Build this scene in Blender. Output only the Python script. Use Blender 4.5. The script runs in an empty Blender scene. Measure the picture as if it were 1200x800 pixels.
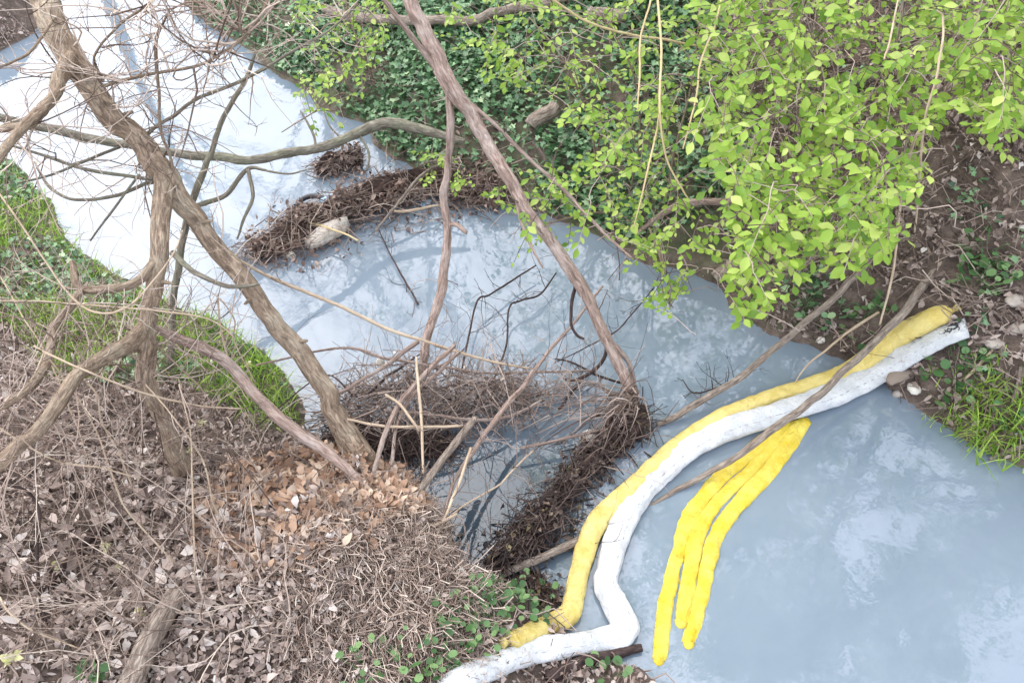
import bpy, math, random
import numpy as np
from mathutils import Vector, Matrix

# ------------------------------------------------------------------ camera, world, sun, exposure
SC = bpy.context.scene
COL = SC.collection
CAM_H, PITCH, FPX = 4.0, math.radians(45), 942.0          # focal length in pixels of a 1200x800 frame
cam_d = bpy.data.cameras.new("camera")
cam_d.sensor_width = 36.0
cam_d.lens = 36.0 * FPX / 1200.0
cam_d.clip_start, cam_d.clip_end = 0.05, 2000
cam = bpy.data.objects.new("camera", cam_d)
cam.location = (0, 0, CAM_H)
cam.rotation_euler = (math.pi / 2 - PITCH, 0, 0)
COL.objects.link(cam)
SC.camera = cam

SUN_EL, SUN_AZ = 48.0, -48.0           # azimuth measured from +Y towards +X
world = bpy.data.worlds.new("World")
SC.world = world
world.use_nodes = True
wn, wl = world.node_tree.nodes, world.node_tree.links
wn.clear()
sky = wn.new("ShaderNodeTexSky")
sky.sky_type = 'NISHITA'
sky.sun_disc = False
sky.sun_elevation = math.radians(SUN_EL)
sky.sun_rotation = math.radians(SUN_AZ)
sky.air_density, sky.dust_density, sky.ozone_density = 1.0, 4.0, 1.0
veil = wn.new("ShaderNodeMixRGB")      # thin even cloud over the whole sky
veil.inputs[0].default_value = 0.60
veil.inputs[2].default_value = (7.5, 7.7, 8.1, 1)
bg = wn.new("ShaderNodeBackground")
bg.inputs[1].default_value = 0.148
wo = wn.new("ShaderNodeOutputWorld")
wl.new(sky.outputs[0], veil.inputs[1]); wl.new(veil.outputs[0], bg.inputs[0]); wl.new(bg.outputs[0], wo.inputs[0])

sun_d = bpy.data.lights.new("sun", 'SUN')
sun_d.energy, sun_d.angle, sun_d.color = 0.55, math.radians(88), (1.0, 0.95, 0.87)
sun = bpy.data.objects.new("sun", sun_d)
_e, _a = math.radians(SUN_EL), math.radians(SUN_AZ)
sun_dir = Vector((math.cos(_e) * math.sin(_a), math.cos(_e) * math.cos(_a), math.sin(_e)))
sun.rotation_euler = (-sun_dir).to_track_quat('-Z', 'Y').to_euler()
sun.location = (0, 0, 20)
COL.objects.link(sun)

vs = SC.view_settings
vs.view_transform, vs.look, vs.gamma, vs.exposure = 'Standard', 'None', 1.0, 1.48
vs.use_curve_mapping = False
SC.cycles.max_bounces = 5
SC.cycles.diffuse_bounces = 2
SC.cycles.glossy_bounces = 2
SC.cycles.transmission_bounces = 2
SC.cycles.transparent_max_bounces = 4
SC.cycles.use_denoising = True

# ------------------------------------------------------------------ geometry of the view (author's ruler)
CD = np.array([0, math.cos(PITCH), -math.sin(PITCH)])
CR = np.array([1.0, 0, 0])
CU = np.array([0, math.sin(PITCH), math.cos(PITCH)])
C0 = np.array([0, 0, CAM_H])

def ray(px, py):
    return CD + CR * ((px - 600) / FPX) + CU * ((400 - py) / FPX)

def P(px, py, z=0.0):
    r = ray(px, py)
    t = (z - CAM_H) / r[2]
    return C0 + r * t

def depth(p):
    return float(np.dot(np.asarray(p) - C0, CD))

def proj(pts):
    q = np.asarray(pts) - C0
    t = np.maximum(q @ CD, 1e-3)
    return np.stack([600 + FPX * (q @ CR) / t, 400 - FPX * (q @ CU) / t], -1)

def ss(x):
    x = np.clip(x, 0, 1)
    return x * x * (3 - 2 * x)

# ------------------------------------------------------------------ value noise for shapes
def _hash(ix, iy, iz, seed):
    n = (ix * 374761393 + iy * 668265263 + iz * 2147483647 + seed * 974634777) & 0xffffffff
    n = ((n ^ (n >> 13)) * 1274126177) & 0xffffffff
    return ((n ^ (n >> 16)) & 0xffff) / 65535.0

def vnoise(p, seed=0):
    p = np.asarray(p, float)
    i = np.floor(p).astype(np.int64)
    f = p - i
    f = f * f * (3 - 2 * f)
    out = 0
    for dx in (0, 1):
        for dy in (0, 1):
            for dz in (0, 1):
                w = (f[..., 0] if dx else 1 - f[..., 0]) * (f[..., 1] if dy else 1 - f[..., 1]) * (f[..., 2] if dz else 1 - f[..., 2])
                out = out + w * _hash(i[..., 0] + dx, i[..., 1] + dy, i[..., 2] + dz, seed)
    return out * 2 - 1

def fbm(p, seed=0, octv=4):
    p = np.asarray(p, float)
    s, a = 0, 0.5
    for k in range(octv):
        s = s + a * vnoise(p * 2 ** k, seed + k)
        a *= 0.5
    return s

# ------------------------------------------------------------------ materials
def new_mat(name):
    m = bpy.data.materials.new(name)
    m.use_nodes = True
    n = m.node_tree.nodes
    b = n["Principled BSDF"]
    return m, n, m.node_tree.links, b

def ramp(n, stops):
    r = n.new("ShaderNodeValToRGB")
    e = r.color_ramp.elements
    e[0].position, e[0].color = stops[0][0], (*stops[0][1], 1)
    e[1].position, e[1].color = stops[-1][0], (*stops[-1][1], 1)
    for pos, c in stops[1:-1]:
        x = e.new(pos)
        x.color = (*c, 1)
    return r

def noise(n, l, vec, scale, detail=4, rough=0.6, dist=0.0):
    t = n.new("ShaderNodeTexNoise")
    t.inputs["Scale"].default_value = scale
    t.inputs["Detail"].default_value = detail
    t.inputs["Roughness"].default_value = rough
    t.inputs["Distortion"].default_value = dist
    if vec is not None:
        l.new(vec, t.inputs["Vector"])
    return t

def bark_mat(name, dark, mid, light, lichen=None, vscale=7.0, bump=0.5):
    m, n, l, b = new_mat(name)
    uv = n.new("ShaderNodeTexCoord")
    mp = n.new("ShaderNodeMapping")
    mp.inputs["Scale"].default_value = (3.0, vscale, 1)
    l.new(uv.outputs["UV"], mp.inputs["Vector"])
    nz = noise(n, l, mp.outputs[0], 3.0, 6, 0.65, 0.6)
    r = ramp(n, [(0.28, dark), (0.5, mid), (0.72, light)])
    l.new(nz.outputs["Fac"], r.inputs[0])
    n2 = noise(n, l, uv.outputs["Object"], 5.0, 3)
    mx = n.new("ShaderNodeMixRGB")
    mx.blend_type = 'MIX'
    r2 = ramp(n, [(0.5, (0, 0, 0)), (0.72, (1, 1, 1))])
    l.new(n2.outputs["Fac"], r2.inputs[0])
    l.new(r2.outputs[0], mx.inputs[0])
    l.new(r.outputs[0], mx.inputs[1])
    mx.inputs[2].default_value = (*(lichen or light), 1)
    l.new(mx.outputs[0], b.inputs["Base Color"])
    b.inputs["Roughness"].default_value = 0.85
    b.inputs["Specular IOR Level"].default_value = 0.25
    bp = n.new("ShaderNodeBump")
    bp.inputs["Strength"].default_value = bump * 0.7
    bp.inputs["Distance"].default_value = 0.02
    mp3 = n.new("ShaderNodeMapping")
    mp3.inputs["Scale"].default_value = (9.0, 5.0, 1)
    l.new(uv.outputs["UV"], mp3.inputs["Vector"])
    nf = noise(n, l, mp3.outputs[0], 4.0, 5, 0.7, 1.0)
    fur = ramp(n, [(0.36, (0, 0, 0)), (0.52, (1, 1, 1))])
    l.new(nf.outputs["Fac"], fur.inputs[0])
    hm = n.new("ShaderNodeMath"); hm.operation = 'MULTIPLY_ADD'; hm.inputs[1].default_value = 0.5
    l.new(fur.outputs[0], hm.inputs[0]); l.new(nz.outputs["Fac"], hm.inputs[2])
    l.new(hm.outputs[0], bp.inputs["Height"])
    l.new(bp.outputs[0], b.inputs["Normal"])
    cr = n.new("ShaderNodeMixRGB"); cr.blend_type = 'MULTIPLY'
    fm = n.new("ShaderNodeMapRange"); fm.inputs[3].default_value = 0.80; fm.inputs[4].default_value = 1.32
    l.new(fur.outputs[0], fm.inputs[0])
    cr.inputs[0].default_value = 1.0
    l.new(mx.outputs[0], cr.inputs[1]); l.new(fm.outputs[0], cr.inputs[2])
    l.new(cr.outputs[0], b.inputs["Base Color"])
    return m

def leaf_mat(name, stops, trans=0.0, rough=0.5, spec=0.35, noise_amt=0.25):
    m, n, l, b = new_mat(name)
    a = n.new("ShaderNodeAttribute")
    a.attribute_name = "rnd"
    r = ramp(n, stops)
    l.new(a.outputs["Fac"], r.inputs[0])
    tc = n.new("ShaderNodeTexCoord")
    nz = noise(n, l, tc.outputs["Object"], 60.0, 3)
    hs = n.new("ShaderNodeHueSaturation")
    mr = n.new("ShaderNodeMapRange")
    mr.inputs[3].default_value = 1 - noise_amt
    mr.inputs[4].default_value = 1 + noise_amt
    l.new(nz.outputs["Fac"], mr.inputs[0])
    l.new(mr.outputs[0], hs.inputs["Value"])
    l.new(r.outputs[0], hs.inputs["Color"])
    l.new(hs.outputs[0], b.inputs["Base Color"])
    b.inputs["Roughness"].default_value = rough
    b.inputs["Specular IOR Level"].default_value = spec
    if trans > 0:
        tr = n.new("ShaderNodeBsdfTranslucent")
        l.new(hs.outputs[0], tr.inputs[0])
        mx = n.new("ShaderNodeMixShader")
        mx.inputs[0].default_value = trans
        l.new(b.outputs[0], mx.inputs[1])
        l.new(tr.outputs[0], mx.inputs[2])
        l.new(mx.outputs[0], n["Material Output"].inputs[0])
    return m

def plain_mat(name, c1, c2, scale=8, rough=0.8, bump=0.2, spec=0.3, dist=0.01):
    m, n, l, b = new_mat(name)
    tc = n.new("ShaderNodeTexCoord")
    nz = noise(n, l, tc.outputs["Object"], scale, 6)
    r = ramp(n, [(0.3, c1), (0.7, c2)])
    l.new(nz.outputs["Fac"], r.inputs[0])
    l.new(r.outputs[0], b.inputs["Base Color"])
    b.inputs["Roughness"].default_value = rough
    b.inputs["Specular IOR Level"].default_value = spec
    bp = n.new("ShaderNodeBump")
    bp.inputs["Strength"].default_value = bump * 0.7
    bp.inputs["Distance"].default_value = dist
    l.new(nz.outputs["Fac"], bp.inputs["Height"])
    l.new(bp.outputs[0], b.inputs["Normal"])
    return m

M = {}
M['bark_tan'] = bark_mat("bark_tan", (0.11, 0.077, 0.056), (0.27, 0.20, 0.145), (0.45, 0.355, 0.27), (0.37, 0.31, 0.235), 3.0, 1.0)
M['bark_red'] = bark_mat("bark_red", (0.13, 0.085, 0.068), (0.34, 0.245, 0.205), (0.54, 0.43, 0.375), (0.47, 0.385, 0.345), 2.5, 1.0)
M['bark_grey'] = bark_mat("bark_grey", (0.075, 0.064, 0.053), (0.21, 0.185, 0.145), (0.35, 0.32, 0.26), (0.25, 0.25, 0.175), 3.0, 1.0)
M['bark_dark'] = bark_mat("bark_dark", (0.015, 0.010, 0.010), (0.045, 0.030, 0.028), (0.09, 0.06, 0.055), (0.07, 0.05, 0.045))
M['wood_grey'] = bark_mat("wood_grey", (0.10, 0.075, 0.062), (0.25, 0.20, 0.165), (0.42, 0.355, 0.30), (0.30, 0.255, 0.22), 3.0, 1.0)
M['cane_pale'] = bark_mat("cane_pale", (0.22, 0.155, 0.11), (0.38, 0.29, 0.21), (0.52, 0.43, 0.33), (0.46, 0.38, 0.28), 4.0, 0.2)
M['cane_yellow'] = bark_mat("cane_yellow", (0.26, 0.19, 0.09), (0.46, 0.36, 0.20), (0.60, 0.50, 0.31), (0.55, 0.45, 0.26), 4.0, 0.2)
M['twig_brown'] = leaf_mat("twig_brown", [(0, (0.09, 0.062, 0.052)), (0.5, (0.22, 0.165, 0.14)), (1, (0.47, 0.38, 0.33))], 0, 0.85, 0.2, 0.3)
M['twig_dark'] = leaf_mat("twig_dark", [(0, (0.022, 0.016, 0.016)), (0.6, (0.06, 0.042, 0.038)), (1, (0.15, 0.11, 0.095))], 0, 0.8, 0.25, 0.3)
M['twig_straw'] = leaf_mat("twig_straw", [(0, (0.10, 0.068, 0.054)), (0.5, (0.34, 0.255, 0.21)), (1, (0.64, 0.54, 0.46))], 0, 0.85, 0.2, 0.3)
M['leaf_dead'] = leaf_mat("leaf_dead", [(0, (0.12, 0.09, 0.078)), (0.35, (0.34, 0.265, 0.232)), (0.7, (0.53, 0.435, 0.39)), (0.93, (0.62, 0.54, 0.49)), (1, (0.76, 0.71, 0.67))], 0.12, 0.75, 0.25)
M['leaf_tan'] = leaf_mat("leaf_tan", [(0, (0.19, 0.11, 0.07)), (0.4, (0.42, 0.265, 0.18)), (0.8, (0.57, 0.405, 0.295)), (1, (0.68, 0.55, 0.44))], 0.15, 0.7, 0.25)
M['leaf_wet'] = leaf_mat("leaf_wet", [(0, (0.02, 0.013, 0.012)), (0.5, (0.065, 0.040, 0.034)), (0.9, (0.15, 0.10, 0.075)), (1, (0.26, 0.22, 0.10))], 0, 0.45, 0.5)
M['leaf_mat_brown'] = leaf_mat("leaf_mat_brown", [(0, (0.075, 0.046, 0.038)), (0.5, (0.21, 0.14, 0.115)), (1, (0.42, 0.32, 0.27))], 0, 0.75, 0.25)
M['leaf_fresh'] = leaf_mat("leaf_fresh", [(0, (0.13, 0.25, 0.035)), (0.35, (0.24, 0.40, 0.05)), (0.75, (0.36, 0.51, 0.08)), (1, (0.50, 0.60, 0.17))], 0.38, 0.45, 0.4, 0.12)
M['leaf_ivy'] = leaf_mat("leaf_ivy", [(0, (0.03, 0.08, 0.038)), (0.5, (0.13, 0.25, 0.115)), (0.85, (0.22, 0.38, 0.19)), (1, (0.38, 0.50, 0.28))], 0.08, 0.35, 0.5)
M['leaf_weed'] = leaf_mat("leaf_weed", [(0, (0.03, 0.085, 0.025)), (0.5, (0.085, 0.19, 0.06)), (1, (0.20, 0.33, 0.13))], 0.2, 0.45, 0.45)
M['grass'] = leaf_mat("grass", [(0, (0.13, 0.25, 0.03)), (0.5, (0.28, 0.45, 0.06)), (0.9, (0.42, 0.56, 0.12)), (1, (0.50, 0.47, 0.26))], 0.25, 0.5, 0.35)
M['bud'] = leaf_mat("bud", [(0, (0.45, 0.48, 0.16)), (0.5, (0.62, 0.60, 0.34)), (1, (0.75, 0.70, 0.52))], 0.25, 0.6)
M['mud'] = plain_mat("mud", (0.028, 0.02, 0.017), (0.085, 0.06, 0.05), 14, 0.75, 0.7, 0.35, 0.03)
M['debris_core'] = plain_mat("debris_core", (0.025, 0.016, 0.014), (0.09, 0.058, 0.047), 18, 0.85, 0.9, 0.2, 0.03)

# ------------------------------------------------------------------ mesh builder
class MB:
    def __init__(s):
        s.v, s.nv = [], 0
        s.q, s.t = [], []               # quads / tris: (idx, uv(loop), rnd(face))
    def add(s, verts, quads=None, tris=None, quv=None, tuv=None, rnd=0.5):
        o = s.nv
        verts = np.asarray(verts, float).reshape(-1, 3)
        s.v.append(verts); s.nv += len(verts)
        for F, UV, L, k in ((quads, quv, s.q, 4), (tris, tuv, s.t, 3)):
            if F is None or len(F) == 0:
                continue
            F = np.asarray(F).reshape(-1, k)
            r = np.full(len(F), rnd) if np.isscalar(rnd) else np.asarray(rnd)
            L.append((F + o, np.zeros((len(F), k, 2)) if UV is None else UV, r))
    def tube(s, pts, rad, k=8, rnd=0.5, rough=0.0, flat=None, step=None, caps=True, seed=0, smoothpath=True):
        """pts (n,3), rad (n,) swept as a round (or flattened) tube; uv = (round, metres)."""
        pts = np.asarray(pts, float); rad = np.asarray(rad, float)
        if smoothpath and len(pts) > 2:
            L = np.r_[0, np.cumsum(np.linalg.norm(np.diff(pts, axis=0), axis=1))]
            n = int(np.clip(L[-1] / (step or max(rad.mean() * 2.2, 0.012)), len(pts), 160))
            pts, rad = catmull(pts, rad, n)
        n = len(pts)
        T = np.gradient(pts, axis=0)
        T /= np.linalg.norm(T, axis=1)[:, None] + 1e-9
        up = np.array([0, 0, 1.0]) if abs(T[0, 2]) < 0.9 else np.array([1.0, 0, 0])
        ring = np.zeros((n, k, 3))
        ang = np.arange(k) * 2 * math.pi / k
        L = np.r_[0, np.cumsum(np.linalg.norm(np.diff(pts, axis=0), axis=1))]
        a = np.cross(up, T[0]); a /= np.linalg.norm(a)
        for i in range(n):
            if flat is None:
                a = a - T[i] * np.dot(a, T[i])
            else:
                a = np.cross(np.array([0, 0, 1.0]), T[i])
            a /= np.linalg.norm(a) + 1e-9
            b = np.cross(T[i], a)
            f = 1.0 if flat is None else (flat if np.isscalar(flat) else np.interp(i / (n - 1), np.linspace(0, 1, len(flat)), flat))
            ring[i] = pts[i] + rad[i] * (np.cos(ang)[:, None] * a + f * np.sin(ang)[:, None] * b)
        if rough > 0:
            q = np.stack([np.broadcast_to(np.cos(ang) * 1.3, (n, k)), np.broadcast_to(np.sin(ang) * 1.3, (n, k)), np.broadcast_to((L / max(rad.mean(), 1e-3) * 0.35)[:, None], (n, k))], -1)
            d = fbm(q + seed * 7.31, seed, 3)
            ring = pts[:, None] + (ring - pts[:, None]) * (1 + rough * d[..., None])
        I = np.arange(n - 1)[:, None] * k
        J = np.arange(k)[None]
        J2 = (J + 1) % k
        Q = np.stack([I + J, I + J2, I + k + J2, I + k + J], -1).reshape(-1, 4)
        u0 = np.broadcast_to(J / k, (n - 1, k)); u1 = np.broadcast_to((J + 1) / k, (n - 1, k))
        v0 = np.broadcast_to(L[:-1, None], (n - 1, k)); v1 = np.broadcast_to(L[1:, None], (n - 1, k))
        UV = np.stack([np.stack([u0, v0], -1), np.stack([u1, v0], -1), np.stack([u1, v1], -1), np.stack([u0, v1], -1)], 2).reshape(-1, 4, 2)
        V = ring.reshape(-1, 3)
        if caps:
            V = np.vstack([V, pts[0], pts[-1]])
            j = np.arange(k); j2 = (j + 1) % k
            Tr = np.vstack([np.stack([np.full(k, n * k), j2, j], -1), np.stack([np.full(k, n * k + 1), (n - 1) * k + j, (n - 1) * k + j2], -1)])
            s.add(V, Q, Tr, UV, np.zeros((len(Tr), 3, 2)), rnd)
        else:
            s.add(V, Q, None, UV, None, rnd)
        return pts, rad
    def scatter(s, tmpl, mats, locs, rnd):
        """tmpl = (verts, quads, tris) copied N times with 3x3 matrices and places."""
        V, Q, T = tmpl
        V = np.asarray(V, float)
        N = len(locs)
        W = np.einsum('nij,vj->nvi', mats, V) + np.asarray(locs)[:, None]
        off = (np.arange(N) * len(V))[:, None, None]
        q = (np.asarray(Q).reshape(-1, 4)[None] + off).reshape(-1, 4) if len(Q) else None
        t = (np.asarray(T).reshape(-1, 3)[None] + off).reshape(-1, 3) if len(T) else None
        o = s.nv
        s.v.append(W.reshape(-1, 3)); s.nv += N * len(V)
        if q is not None:
            s.q.append((q + o, np.zeros((len(q), 4, 2)), np.repeat(rnd, len(Q))))
        if t is not None:
            s.t.append((t + o, np.zeros((len(t), 3, 2)), np.repeat(rnd, len(T))))
    def mesh(s, name, smooth=True):
        v = np.vstack(s.v)
        q = np.vstack([x[0] for x in s.q]) if s.q else np.zeros((0, 4), int)
        t = np.vstack([x[0] for x in s.t]) if s.t else np.zeros((0, 3), int)
        uv = np.vstack([x[1].reshape(-1, 2) for x in s.q] + [x[1].reshape(-1, 2) for x in s.t])
        rn = np.concatenate([x[2] for x in s.q] + [x[2] for x in s.t])
        me = bpy.data.meshes.new(name)
        me.vertices.add(len(v)); me.vertices.foreach_set("co", v.astype(np.float32).ravel())
        li = np.concatenate([q.ravel(), t.ravel()]).astype(np.int32)
        tot = np.concatenate([np.full(len(q), 4), np.full(len(t), 3)]).astype(np.int32)
        st = np.concatenate([[0], np.cumsum(tot)[:-1]]).astype(np.int32)
        me.loops.add(len(li)); me.loops.foreach_set("vertex_index", li)
        me.polygons.add(len(tot)); me.polygons.foreach_set("loop_start", st)
        me.polygons.foreach_set("use_smooth", np.full(len(tot), smooth, dtype=bool))
        a = me.attributes.new("rnd", 'FLOAT', 'FACE'); a.data.foreach_set("value", rn.astype(np.float32))
        u = me.uv_layers.new(name="UVMap"); u.data.foreach_set("uv", uv.astype(np.float32).ravel())
        me.update(); me.validate()
        return me

def catmull(pts, rad, n):
    pts = np.asarray(pts, float)
    A = np.column_stack([pts, rad])
    A = np.vstack([2 * A[0] - A[1], A, 2 * A[-1] - A[-2]])
    m = len(pts) - 1
    u = np.linspace(0, m, n)
    i = np.minimum(u.astype(int), m - 1)
    f = (u - i)[:, None]
    p0, p1, p2, p3 = A[i], A[i + 1], A[i + 2], A[i + 3]
    R = 0.5 * (2 * p1 + (p2 - p0) * f + (2 * p0 - 5 * p1 + 4 * p2 - p3) * f ** 2 + (3 * p1 - p0 - 3 * p2 + p3) * f ** 3)
    return R[:, :3], np.maximum(R[:, 3], 0.0012)

def mk(name, data, mat=None, parent=None, label=None, cat=None, group=None, kind=None):
    """link one object; data = MB, mesh or None (Empty)."""
    if isinstance(data, MB):
        data = data.mesh(name)
    o = bpy.data.objects.new(name, data)
    if mat is not None and data is not None and len(data.materials) == 0:
        data.materials.append(M[mat] if isinstance(mat, str) else mat)
    if parent is not None:
        o.parent = parent
        o.matrix_parent_inverse = Matrix.Translation(-parent_world(parent))
    for k, v in (("label", label), ("category", cat), ("group", group), ("kind", kind)):
        if v:
            o[k] = v
    COL.objects.link(o)
    return o

def parent_world(p):
    return Vector(p.location) if p.parent is None else Vector((0, 0, 0))   # parts keep world coordinates

def thing(name, loc, label, cat, group=None):
    o = bpy.data.objects.new(name, None)
    o.location = Vector(loc)
    o.empty_display_size = 0.1
    o["label"], o["category"] = label, cat
    if group:
        o["group"] = group
    COL.objects.link(o)
    return o

# ------------------------------------------------------------------ terrain
LEFT = [(-700, 250, .1), (-400, 215, .1), (-60, 188, .1), (0, 174, .1), (30, 192, .1), (52, 224, .1), (72, 267, .1), (110, 297, .1), (150, 324, .1), (200, 352, .1), (255, 367, .1),
        (285, 397, .1), (320, 422, .1), (345, 452, .1), (362, 487, .1), (400, 512, .15), (440, 524, .15), (500, 540, .25), (528, 562, .38), (536, 620, .38), (545, 662, .25), (575, 686, .1),
        (620, 694, .05), (648, 718, .05), (672, 744, .05), (700, 757, .05), (752, 768, .05), (772, 800, .05), (800, 900, 0), (830, 1100, 0)]
RIGHT = [(1700, 820, 0), (1400, 650, 0), (1260, 580, 0), (1190, 542, 0), (1140, 520, 0), (1090, 492, 0), (1050, 467, 0), (1010, 434, 0), (960, 407, 0), (900, 394, 0), (872, 374, 0),
         (842, 330, 0), (800, 314, 0), (740, 302, 0), (690, 269, 0), (640, 252, 0), (570, 238, 0), (520, 217, 0), (460, 184, 0), (442, 168, 0), (420, 144, 0), (370, 122, 0),
         (330, 92, 0), (270, 47, 0), (215, 5, 0), (195, -40, 0), (170, -100, 0)]
TOP = [(60, -100, 0), (78, -20, 0), (60, 15, 0), (40, 42, 0), (0, 62, 0), (-60, 85, 0), (-400, 90, 0), (-700, 110, 0)]
Lw = [P(*p)[:2] for p in LEFT] + [np.array([0.9, -3.0]), np.array([0.9, -40.0])]
Rw = [np.array([6.0, -40.0]), np.array([5.2, -3.0])] + [P(*p)[:2] for p in RIGHT]
Tw = [P(*p)[:2] for p in TOP]
POLY = np.array(Lw + Rw + Tw)

def seg_dist(pts, chain):
    d = np.full(len(pts), 1e9)
    for a, b in zip(chain[:-1], chain[1:]):
        ab = b - a
        t = np.clip(((pts - a) @ ab) / (ab @ ab + 1e-12), 0, 1)
        d = np.minimum(d, np.linalg.norm(pts - a - t[:, None] * ab, axis=1))
    return d

def inside(pts, poly):
    c = np.zeros(len(pts), bool)
    n = len(poly)
    for i in range(n):
        a, b = poly[i], poly[(i + 1) % n]
        k = ((a[1] > pts[:, 1]) != (b[1] > pts[:, 1]))
        with np.errstate(divide='ignore', invalid='ignore'):
            x = (b[0] - a[0]) * (pts[:, 1] - a[1]) / (b[1] - a[1] + 1e-12) + a[0]
        c ^= k & (pts[:, 0] < x)
    return c

MOUNDS = [(P(455, 660, .45), .42, .19), (P(400, 600, .4), .5, .10), (P(330, 690, .4), .6, .08), (P(500, 600, .4), .24, .10), (P(500, 690, .4), .25, .14),
          (P(420, 540, .25), .2, .12), (P(1090, 430, .25), .35, .05)]

def height_xy(x, y):
    pts = np.column_stack([np.ravel(x), np.ravel(y)]).astype(float)
    wob = np.column_stack([fbm(np.column_stack([pts * 2.3, np.zeros(len(pts))]), 3, 3), fbm(np.column_stack([pts * 2.3, np.ones(len(pts)) * 5]), 9, 3)]) * 0.10
    q = pts + wob
    ins = inside(q, POLY)
    dl = seg_dist(q, Lw)
    dr = np.minimum(seg_dist(q, Rw), seg_dist(q, Tw))
    w = ss((dl - dr + 0.3) / 0.6)                      # 1 = far / right bank
    d = np.minimum(dl, dr)
    zl = 0.07 * ss(dl / .10) + 0.20 * ss((dl - .05) / .8) + 0.15 * np.clip(dl - .3, 0, 5)
    zr = 0.05 * ss(dr / .06) + 0.34 * ss((dr - .02) / .38) + 0.40 * np.clip(dr - .25, 0, 7) + .2 * np.clip(dr - 7, 0, 25)
    z = zl * (1 - w) + zr * w
    nz = fbm(np.column_stack([pts * 1.4, np.zeros(len(pts))]), 21, 5)
    z = z + nz * 0.16 * ss(d / .8)
    nz2 = fbm(np.column_stack([pts * 9, np.zeros(len(pts))]), 33, 3)
    z = z + nz2 * 0.035 * ss(d / .15)
    for c, r, h in MOUNDS:
        g = np.exp(-((pts[:, 0] - c[0]) ** 2 + (pts[:, 1] - c[1]) ** 2) / (2 * r * r))
        z = z + h * g * ss(d / .12)
    zi = -0.5 * ss(d / .5) - 0.02
    return np.where(ins, zi, z)

# one sheet, fine in the middle, stretched to the horizon
def axis(lo, hi, step, far):
    a = np.arange(lo, hi, step)
    g = step * 1.22 ** np.arange(1, 200)
    g = np.cumsum(g); g = g[g < far]
    return np.concatenate([lo - g[::-1], a, hi + g])
GX = axis(-6.0, 6.0, 0.042, 400.0)
GY = axis(0.6, 13.0, 0.042, 400.0)
XX, YY = np.meshgrid(GX, GY)
ZZ = height_xy(XX, YY).reshape(XX.shape)

def terrain(x, y):
    x = np.asarray(x, float); y = np.asarray(y, float)
    i = np.clip(np.searchsorted(GX, x) - 1, 0, len(GX) - 2)
    j = np.clip(np.searchsorted(GY, y) - 1, 0, len(GY) - 2)
    fx = np.clip((x - GX[i]) / (GX[i + 1] - GX[i]), 0, 1)
    fy = np.clip((y - GY[j]) / (GY[j + 1] - GY[j]), 0, 1)
    return (ZZ[j, i] * (1 - fx) + ZZ[j, i + 1] * fx) * (1 - fy) + (ZZ[j + 1, i] * (1 - fx) + ZZ[j + 1, i + 1] * fx) * fy

def PS(px, py, off=0.0):
    """where the line of sight meets ground or water, raised by off."""
    r = ray(px, py)
    t = np.linspace(1.0, 40, 4000)
    q = C0 + r * t[:, None]
    s = np.maximum(terrain(q[:, 0], q[:, 1]), 0.0) + off
    k = np.argmax(q[:, 2] < s)
    return q[k]

def pxpoly(pts, *polys):
    pj = proj(pts)
    c = np.zeros(len(pj), bool)
    for p in polys:
        c |= inside(pj, np.array(p, float))
    return c

GRASS_L = [(-260, 190), (0, 178), (40, 195), (60, 235), (75, 275), (112, 300), (150, 328), (200, 356), (258, 372), (290, 402), (325, 428), (348, 460), (352, 500), (310, 505), (262, 470), (200, 448), (130, 450), (60, 440), (10, 380), (-260, 350)]
IVY_P = [(225, -120), (222, 10), (275, 50), (370, 120), (430, 150), (462, 190), (540, 215), (640, 250), (740, 295), (800, 312), (850, 330), (905, 385), (975, 400), (960, 330), (900, 250), (870, 120), (840, 30), (880, -60), (700, -160)]
RIGHT_P = [(790, 30), (900, -120), (1500, -120), (1700, 800), (1260, 575), (1190, 540), (1090, 488), (1010, 430), (900, 390), (860, 330)]
WEED_P = [(380, 820), (430, 790), (480, 740), (545, 690), (590, 680), (635, 695), (640, 712), (595, 728), (545, 775), (500, 830)]

gv = np.column_stack([XX.ravel(), YY.ravel(), ZZ.ravel()])
nx, ny = len(GX), len(GY)
I = (np.arange(ny - 1)[:, None] * nx + np.arange(nx - 1)[None]).ravel()
gb = MB()
gb.add(gv, np.stack([I, I + 1, I + nx + 1, I + nx], -1))
gme = gb.mesh("ground")
pj = proj(gv)
infront = ((gv - C0) @ CD) > 0.5
zone = np.zeros(len(gv))
zone[infront & inside(pj, np.array(GRASS_L, float))] = 1.0
zone[infront & inside(pj, np.array(IVY_P, float))] = 0.55
at_ = gme.attributes.new("zone", 'FLOAT', 'POINT')
at_.data.foreach_set("value", zone.astype(np.float32))

m, n, l, b = new_mat("bank_earth")
tc = n.new("ShaderNodeTexCoord")
n1 = noise(n, l, tc.outputs["Object"], 9.0, 8, 0.7)
r1 = ramp(n, [(0.3, (0.045, 0.033, 0.028)), (0.5, (0.12, 0.087, 0.07)), (0.72, (0.25, 0.19, 0.16))])
l.new(n1.outputs["Fac"], r1.inputs[0])
za = n.new("ShaderNodeAttribute"); za.attribute_name = "zone"
n2 = noise(n, l, tc.outputs["Object"], 5.0, 5)
mm = n.new("ShaderNodeMath"); mm.operation = 'MULTIPLY'
r3 = ramp(n, [(0.38, (0, 0, 0)), (0.6, (1, 1, 1))])
l.new(n2.outputs["Fac"], r3.inputs[0]); l.new(r3.outputs[0], mm.inputs[0]); l.new(za.outputs["Fac"], mm.inputs[1])
mg = n.new("ShaderNodeMixRGB"); l.new(mm.outputs[0], mg.inputs[0]); l.new(r1.outputs[0], mg.inputs[1]); mg.inputs[2].default_value = (0.06, 0.11, 0.03, 1)
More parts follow.
